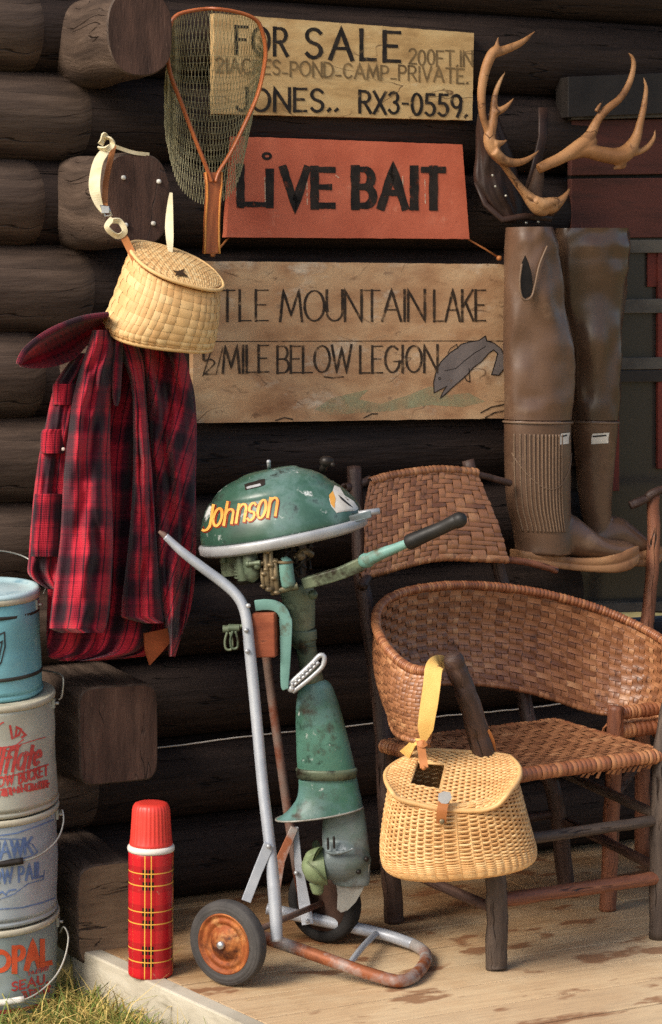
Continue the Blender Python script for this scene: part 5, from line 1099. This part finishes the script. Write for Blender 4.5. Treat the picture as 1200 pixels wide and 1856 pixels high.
# front left leg and its leaning arm post
pole([C3(0, 0, 0), C3(.0, 0, .1), CPl(898, 1590, 0), CPl(893, 1480, .0)], [.0235, .022], M['hickory_grey'])
pole([CPl(888, 1440, .005), CPl(876, 1370, .005), CPl(858, 1300, .005), CPl(838, 1240, .005), CPl(822, 1196, .005)], [.026, .0215], M['hickory'], 'arm_post', knob=True)
pole([C3(WC, 0, 0), C3(WC, 0, .3), C3(WC+.01, 0, .46), C3(WC+.05, -.01, .64)], [.022, .021], M['hickory_grey'], knob=True)
pole([FL(715, 1672), CPl(707, 1560, DC), CPl(694, 1330, DC+.03), CPl(676, 1180, DC+.07), CPl(656, 1050, DC+.11), CPl(642, 846, DC+.17)], [.023, .017], M['hickory'])
pole([C3(WC+.07, DC, 0), C3(WC+.03, DC, .25), CPl(957, 1300, DC+.07), CPl(936, 1180, DC+.10), CPl(912, 1060, DC+.12), CPl(848, 834, DC+.17)], [.021, .015], M['hickory'])
# stretchers
def stick(a, b, r, mat, name='stretcher', sag=0): return pole([a, a.lerp(b, .5)-UP*sag, b], r, mat, name)
stick(CPl(905, 1528, 0), CPl(1196, 1486, 0), .0125, M['hickory_grey']); stick(CPl(905, 1632, 0), CPl(1196, 1590, 0), .0155, M['hickory_red'])
stick(C3(0, 0, .13), C3(-.01, DC, .15), .012, M['hickory']); stick(C3(0, 0, .26), C3(-.01, DC, .27), .012, M['hickory'])
stick(C3(WC, 0, .16), C3(WC+.06, DC, .18), .012, M['hickory']); stick(C3(WC, 0, .28), C3(WC+.05, DC, .3), .012, M['hickory_grey']); stick(C3(-.01, DC, .2), C3(WC+.05, DC, .2), .011, M['hickory'])
# seat: four wrapped rails and a twill of bark
SZ = .418
def wrapped(pts, r, mat, name, turn=.012, par=None):
    q = [V(p) for p in pts]; L = sum((b-a).length for a, b in zip(q, q[1:])); m = MB(); nseg = max(3, int(L/turn)); full = spl([tuple(p) for p in q], nseg*3+1)
    for i in range(nseg):
        s_ = [V(p) for p in full[i*3:i*3+4]]; rj = r*(1+random.uniform(-.06, .06)); m.tube(s_, [rj*.9, rj*1.04, rj*1.04, rj*.9], 12, caps=False)
    return obj(name, m, mat, par or ch)
A_, B_, C_, D_ = C3(.0, .0, SZ), C3(WC, 0, SZ), C3(WC+.03, DC, SZ), C3(-.01, DC, SZ)
wrapped([A_, A_.lerp(B_, .5), B_], .0165, M['bark_copper'], 'seat_rail'); wrapped([A_, A_.lerp(D_, .5), D_], .0155, M['bark_copper'], 'seat_rail'); wrapped([B_, B_.lerp(C_, .5), C_], .0155, M['bark_copper'], 'seat_rail'); wrapped([D_, D_.lerp(C_, .5), C_], .0155, M['bark_copper'], 'seat_rail')
tw = lambda i, j: ((i+j) % 4) < 2
def seat(u, v): return (A_.lerp(B_, u)).lerp(D_.lerp(C_, u), v)+UP*(.013-.018*sin(pi*u)*sin(pi*v)), UP
obj('seat', weave(seat, 24, 22, None, .0018, pat=tw), M['bark'], ch)
m = MB()
for i in range(14):
    u = .5+.45*i/14; p = A_.lerp(B_, u)-UP*.014; l = random.uniform(.004, .018); m.prism([p-CT*.004-CNB*.012, p+CT*.004-CNB*.012, p+CT*.005-UP*l, p-CT*.003-UP*l*.9], CNB*.0015)
obj('loose_bark', m, M['bark'], ch)
# hoop: from the left arm front, round the back, to the right arm
hoop_t = [CPl(796, 1216, -.01), CPl(746, 1212, .05), CPl(706, 1180, .13), CPl(682, 1135, .25), CPl(690, 1098, .36), CPl(730, 1074, .43), CPl(800, 1062, .46), CPl(880, 1062, .475), CPl(980, 1075, .48), CPl(1080, 1102, .45), CPl(1160, 1136, .38), CPl(1212, 1170, .27), CPl(1246, 1216, .13), CPl(1250, 1250, .0)]
hb_x = [(782, 1348, -.005), (742, 1340, .05), (716, 1326, .13), (706, 1290, .25), (712, 1262, .35), (744, 1246, .41), (806, 1238, .44), (880, 1240, .455), (970, 1256, .46), (1070, 1288, .44), (1142, 1300, .37), (1186, 1330, .27), (1216, 1370, .13), (1222, 1400, .0)]
hoop_b = [CPl(*p) for p in hb_x]
NU = 100
ht = [V(p) for p in spl([tuple(p) for p in hoop_t], NU*2+1)]; hbm = [V(p) for p in spl([tuple(p) for p in hoop_b], NU*2+1)]
cen = C3(WC/2, .15, .6)
def hoopS(u, v):
    v = v+.012*nz(u*14, v*5, 2); u = u+.004*nz(u*9, v*7, 6); u = min(max(u, 0), 1)*(NU*2); i = min(int(u), NU*2-1); t = u-i; a = ht[i].lerp(ht[i+1], t); b = hbm[i].lerp(hbm[i+1], t); p = a.lerp(b, v)
    tg = (ht[i+1]-ht[i]); nn = tg.cross(b-a).normalized(); 
    if nn.dot(p-cen) < 0: nn = -nn
    return p+nn*(.018*sin(pi*v)*min(1, .45+u/12)), nn
hw = obj('hoop_weave', weave(hoopS, NU, 18, None, .0020, pat=lambda i, j: ((i+2*j) % 4) < 2), M['bark'], ch)
wrapped(ht[::3], .0105, M['bark_copper'], 'hoop_rim', .009); wrapped(hbm[::4], .0065, M['bark'], 'hoop_rim', .012)
# headrest panel woven round two bent sticks
pt_ = [CPl(666, 872, DC+.15), CPl(700, 862, DC+.15), CPl(750, 854, DC+.145), CPl(800, 850, DC+.145), CPl(860, 856, DC+.15)]
pb_ = [CPl(648, 1044, DC+.09), CPl(690, 1034, DC+.085), CPl(740, 1020, DC+.08), CPl(800, 1010, DC+.08), CPl(914, 1014, DC+.09)]
PT = [V(p) for p in spl([tuple(p) for p in pt_], 61)]; PB = [V(p) for p in spl([tuple(p) for p in pb_], 61)]
def panS(u, v):
    u = min(max(u, 0), 1)*60; i = min(int(u), 59); t = u-i; a = PT[i].lerp(PT[i+1], t); b = PB[i].lerp(PB[i+1], t); a2 = a+CT*(-.02*(1-u/60)*sin(pi*v)); return a2.lerp(b, v)-CNB*.02+CNB*.006*cos(v*5), -CNB
obj('headrest', weave(panS, 20, 19, None, .0027, pat=lambda i, j: ((i+j) % 4) < 2), M['bark'], ch)
wrapped([p-CNB*.012 for p in PT[::6]], .010, M['bark'], 'headrest_rail', .011); wrapped([p-CNB*.012 for p in PB[::6]], .009, M['bark'], 'headrest_rail', .011)
pole([CPl(624, 884, DC+.16), CPl(644, 880, DC+.16), CPl(672, 870, DC+.155)], .011, M['hickory'], 'headrest_stick'); pole([CPl(850, 856, DC+.16), CPl(890, 866, DC+.16), CPl(924, 876, DC+.16)], .0085, M['hickory'], 'headrest_stick')
pole([CPl(656, 1064, DC+.06), CPl(668, 1044, DC+.08), CPl(700, 1034, DC+.09)], .012, M['hickory'], 'headrest_stick'); pole([CPl(890, 1012, DC+.09), CPl(950, 1018, DC+.09), CPl(1010, 1034, DC+.09)], .0085, M['hickory_red'], 'headrest_stick')

# second chair, mostly out of the picture on the right
G0 = FL(1102, 1650)
c2 = thing('rustic_chair', V((G0.x+.25, G0.y+.3, 0)), 'red brown pole chair partly out of view behind the armchair on the right', 'chair')
pole([G0, P(1106, 1540, G0.y), P(1112, 1400, G0.y), P(1116, 1280, G0.y)], [.020, .019], M['hickory_red'], 'leg', c2)
bl_ = V((.80, 5.86, 0)); pole([bl_, bl_+V((0, 0, .5)), P(1172, 1150, 5.86), P(1182, 1020, 5.87), P(1184, 896, 5.88)], [.02, .016], M['hickory_red'], 'leg', c2)
fr_ = G0+CT*.46; pole([fr_, fr_+UP*.62], .02, M['hickory_red'], 'leg', c2); brr = bl_+CT*.44; pole([brr, brr+UP*.94], .018, M['hickory_red'], 'leg', c2)
pole([P(1142, 916, 5.85), P(1170, 904, 5.86), P(1200, 888, 5.87), P(1300, 884, 5.95), brr+UP*.92], .011, M['hickory'], 'crest_rail', c2)
g1, g2_, g3, g4 = G0+UP*.425, fr_+UP*.425, V((brr.x, brr.y, .425)), V((bl_.x, bl_.y, .425))
for a, b in ((g1, g2_), (g2_, g3), (g3, g4), (g4, g1)): wrapped([a, a.lerp(b, .5), b], .019, M['bark_copper'], 'seat_rail', .014, c2)
wrapped([G0+UP*.468-CT*.0+CT*.03, G0+UP*.468+CT*.2, G0+UP*.468+CT*.44], .0165, M['bark_copper'], 'arm_rail', .014, c2)
def seat2(u, v): return (g1.lerp(g2_, u)).lerp(g4.lerp(g3, u), v)+UP*(.016-.014*sin(pi*u)*sin(pi*v)), UP
obj('seat', weave(seat2, 22, 20, None, .0018, pat=tw), M['bark'], c2)
pole([G0+UP*.2, G0.lerp(fr_, .5)+UP*.2, fr_+UP*.2], .013, M['hickory_grey'], 'stretcher', c2); pole([G0+UP*.26, G0.lerp(bl_, .5)+UP*.26, bl_+UP*.26], .012, M['hickory'], 'stretcher', c2)

# ================================================================ WILLOW CREEL hanging from the arm post
DCR = 4.765
c3_ = thing('wicker_creel', P(835, 1588, DCR), 'golden wicker creel with a flap lid hanging by a yellow strap from the armchair', 'basket')
rws = spl([(1414, 712, 932), (1440, 704, 941), (1480, 697, 952), (1520, 692, 963), (1546, 693, 970), (1562, 699, 969), (1572, 716, 954), (1578, 742, 930)], 26)
def f3_(v, th):
    k = v*25; i = min(int(k), 24); t = k-i; y = rws[i][0]+(rws[i+1][0]-rws[i][0])*t; xl = rws[i][1]+(rws[i+1][1]-rws[i][1])*t; xr = rws[i][2]+(rws[i+1][2]-rws[i][2])*t
    a, b = P(xl, y+5, DCR), P(xr, y-8, DCR); A = (b-a)/2; A = A+V((0, .10*A.x, 0)); hb_ = .066+.028*sin(pi*min(1, .2+v*.75))
    if v > .8: hb_ *= 1-.25*((v-.8)/.2)**2
    B = V((.0, hb_, .030*(1-v)**1.3+.004)); e = .8
    p = (a+b)/2+A*spw(cos(th), e)+B*spw(sin(th), .85 if sin(th) < 0 else .6); nn = (A.normalized()*cos(th)/A.length+B.normalized()*sin(th)/B.length).normalized(); return p, nn
weave_basket(c3_, f3_, 50, 66, .0026, M['wicker'], .0024, name='basket', n=250, stk=.0032)
m = MB(); m.tube([f3_(.985, 2*pi*j/90)[0]+UP*.001*cos(j*1.7) for j in range(90)], .0046, 8, closed=True); obj('base_rim', m, M['wicker'], c3_)
lb = spl([(738, 1374), (770, 1362), (830, 1364), (890, 1368), (924, 1373)], 41); lf = spl([(712, 1440), (724, 1450), (760, 1460), (810, 1470), (868, 1471), (900, 1462), (918, 1444)], 41)
lsd = [(738, 1374), (712, 1394), (699, 1420), (702, 1436), (712, 1440)]
DL0, DL1 = DCR+.085, DCR-.088
def lidS(u, v, lift=0.):
    k = min(max(u, 0), 1)*40; i = min(int(k), 39); t = k-i
    bx, by = lb[i][0]+(lb[i+1][0]-lb[i][0])*t, lb[i][1]+(lb[i+1][1]-lb[i][1])*t; fx, fy = lf[i][0]+(lf[i+1][0]-lf[i][0])*t, lf[i][1]+(lf[i+1][1]-lf[i][1])*t
    bulge = sin(pi*min(1, max(0, v)))*22*((2*u-1)**3)*(1 if u > .5 else 1.15)
    d = DL0+(DL1-DL0)*v; p = P(bx+(fx-bx)*v+bulge*1.0, by+(fy-by)*v, d); return p+UP*(.006*sin(pi*v)+.002+lift), V((0, -.35, .93))
HU0, HU1, HV0, HV1 = .235, .44, .27, .72
m = MB(); nst = 30
for i in range(nst):                        # lid stakes front to back, with the opening left free
    u = (i+.5)/nst
    for a, b in (((0, HV0), (HV1, 1)) if HU0 < u < HU1 else ((0, 1),)):
        m.tube([lidS(u, a+(b-a)*q/10)[0] for q in range(11)], .0029, 6)
for j in range(34):
    v = (j+.5)/34
    for a, b in (((0, HU0), (HU1, 1)) if HV0 < v < HV1 else ((0, 1),)):
        n_ = max(6, int((b-a)*nst*4)); m.tube([lidS(a+(b-a)*q/n_, v)[0]+V((0, -.35, .93))*.0022*cos(nst*pi*(a+(b-a)*q/n_)+pi*j) for q in range(n_+1)], .0030, 6)
li_ = obj('lid', m, M['wicker'], c3_)
m = MB(); rimp = [lidS(i/30, 0)[0] for i in range(31)]+[lidS(1, i/12)[0] for i in range(1, 12)]+[lidS(1-i/30, 1)[0] for i in range(31)]+[lidS(0, 1-i/12)[0] for i in range(1, 12)]
m.tube(rimp, .0052, 8, closed=True); obj('lid_rim', m, M['wicker'], li_)
m = MB(); m.tube([lidS(HU0, HV0)[0], lidS(HU1, HV0)[0], lidS(HU1, HV1)[0], lidS(HU0, HV1)[0], lidS(HU0, HV0)[0]], .0034, 8); obj('opening_rim', m, M['wicker'], li_)
m = MB()                                    # dark inside below the lid
for (ua, ub, va, vb) in ((0.02, HU0, 0.02, .98), (HU1, .98, .02, .98), (HU0, HU1, .02, HV0), (HU0, HU1, HV1, .98)):
    m.grid([[lidS(ua+(ub-ua)*i/10, va+(vb-va)*j/6, -.004)[0] for i in range(11)] for j in range(7)])
obj('lid_lining', m, M['wicker'], li_)
def PS(x, y, d): return P(x, y, d)
def strap(mb, pts, hw, th=.0015, tw=0):
    q = spl(pts, max(16, len(pts)*8)); pw = [P(*p) for p in q]; L = len(pw); rows = []
    for i, p in enumerate(pw):
        t = (pw[min(i+1, L-1)]-pw[max(i-1, 0)]).normalized(); r = (p-CP).normalized(); s_ = t.cross(r).normalized(); s_ = Matrix.Rotation(tw*sin(pi*i/(L-1)), 3, t) @ s_; nn = s_.cross(t); h = hw(i/(L-1)) if callable(hw) else hw
        rows.append([p-s_*h-nn*th, p+s_*h-nn*th, p+s_*h+nn*th, p-s_*h+nn*th])
    mb.grid(rows, closed=True, caps=True, smooth=False)
m = MB(); strap(m, [(806, 1207, 4.88), (796, 1203, 4.82), (787, 1210, 4.77), (783, 1240, 4.75), (779, 1270, 4.745), (774, 1300, 4.745), (771, 1322, 4.75), (767, 1345, 4.76)], lambda t: .0185-.003*max(0, t-.6)/.4-.012*max(0, t-.85)/.15, tw=.25)
obj('strap', m, M['strap_yellow'], c3_); m = MB(); strap(m, [(767, 1344, 4.77), (752, 1346, 4.79), (742, 1358, 4.81), (734, 1368, 4.83)], lambda t: .005+.008*t, tw=.5); obj('strap', m, M['strap_yellow'], c3_)
m = MB(); strap(m, [(762, 1342, 4.758), (764, 1358, 4.752), (767, 1378, 4.745), (769, 1392, 4.735)], .0085); strap(m, [(758, 1346, 4.755), (766, 1350, 4.75), (772, 1346, 4.755)], .006); m.ball(P(768, 1392, 4.73), .005, 6); obj('leather_tab', m, M['leather'], c3_); m = MB(); strap(m, [(884, 1324, 4.837), (892, 1340, 4.847), (896, 1360, 4.857), (896, 1372, 4.857)], .004)
obj('leather_tab', m, M['leather'], c3_)
m = MB(); strap(m, [(806, 1448, 4.672), (802, 1464, 4.655), (800, 1480, 4.655), (800, 1492, 4.66)], .0105); obj('latch_strap', m, M['leather'], c3_)
m = MB(); q = [(805, 1434), (816, 1436), (819, 1446), (812, 1456), (802, 1458), (794, 1450), (795, 1438)]; m.prism([P(x, y, 4.66) for x, y in q], (0, .006, -.002)); obj('latch_plate', m, M['alloy'], c3_); obj('latch_stud', MB().ball(P(801, 1489, 4.652), .0055, 8, (1, .5, 1)), M['brass'], c3_)
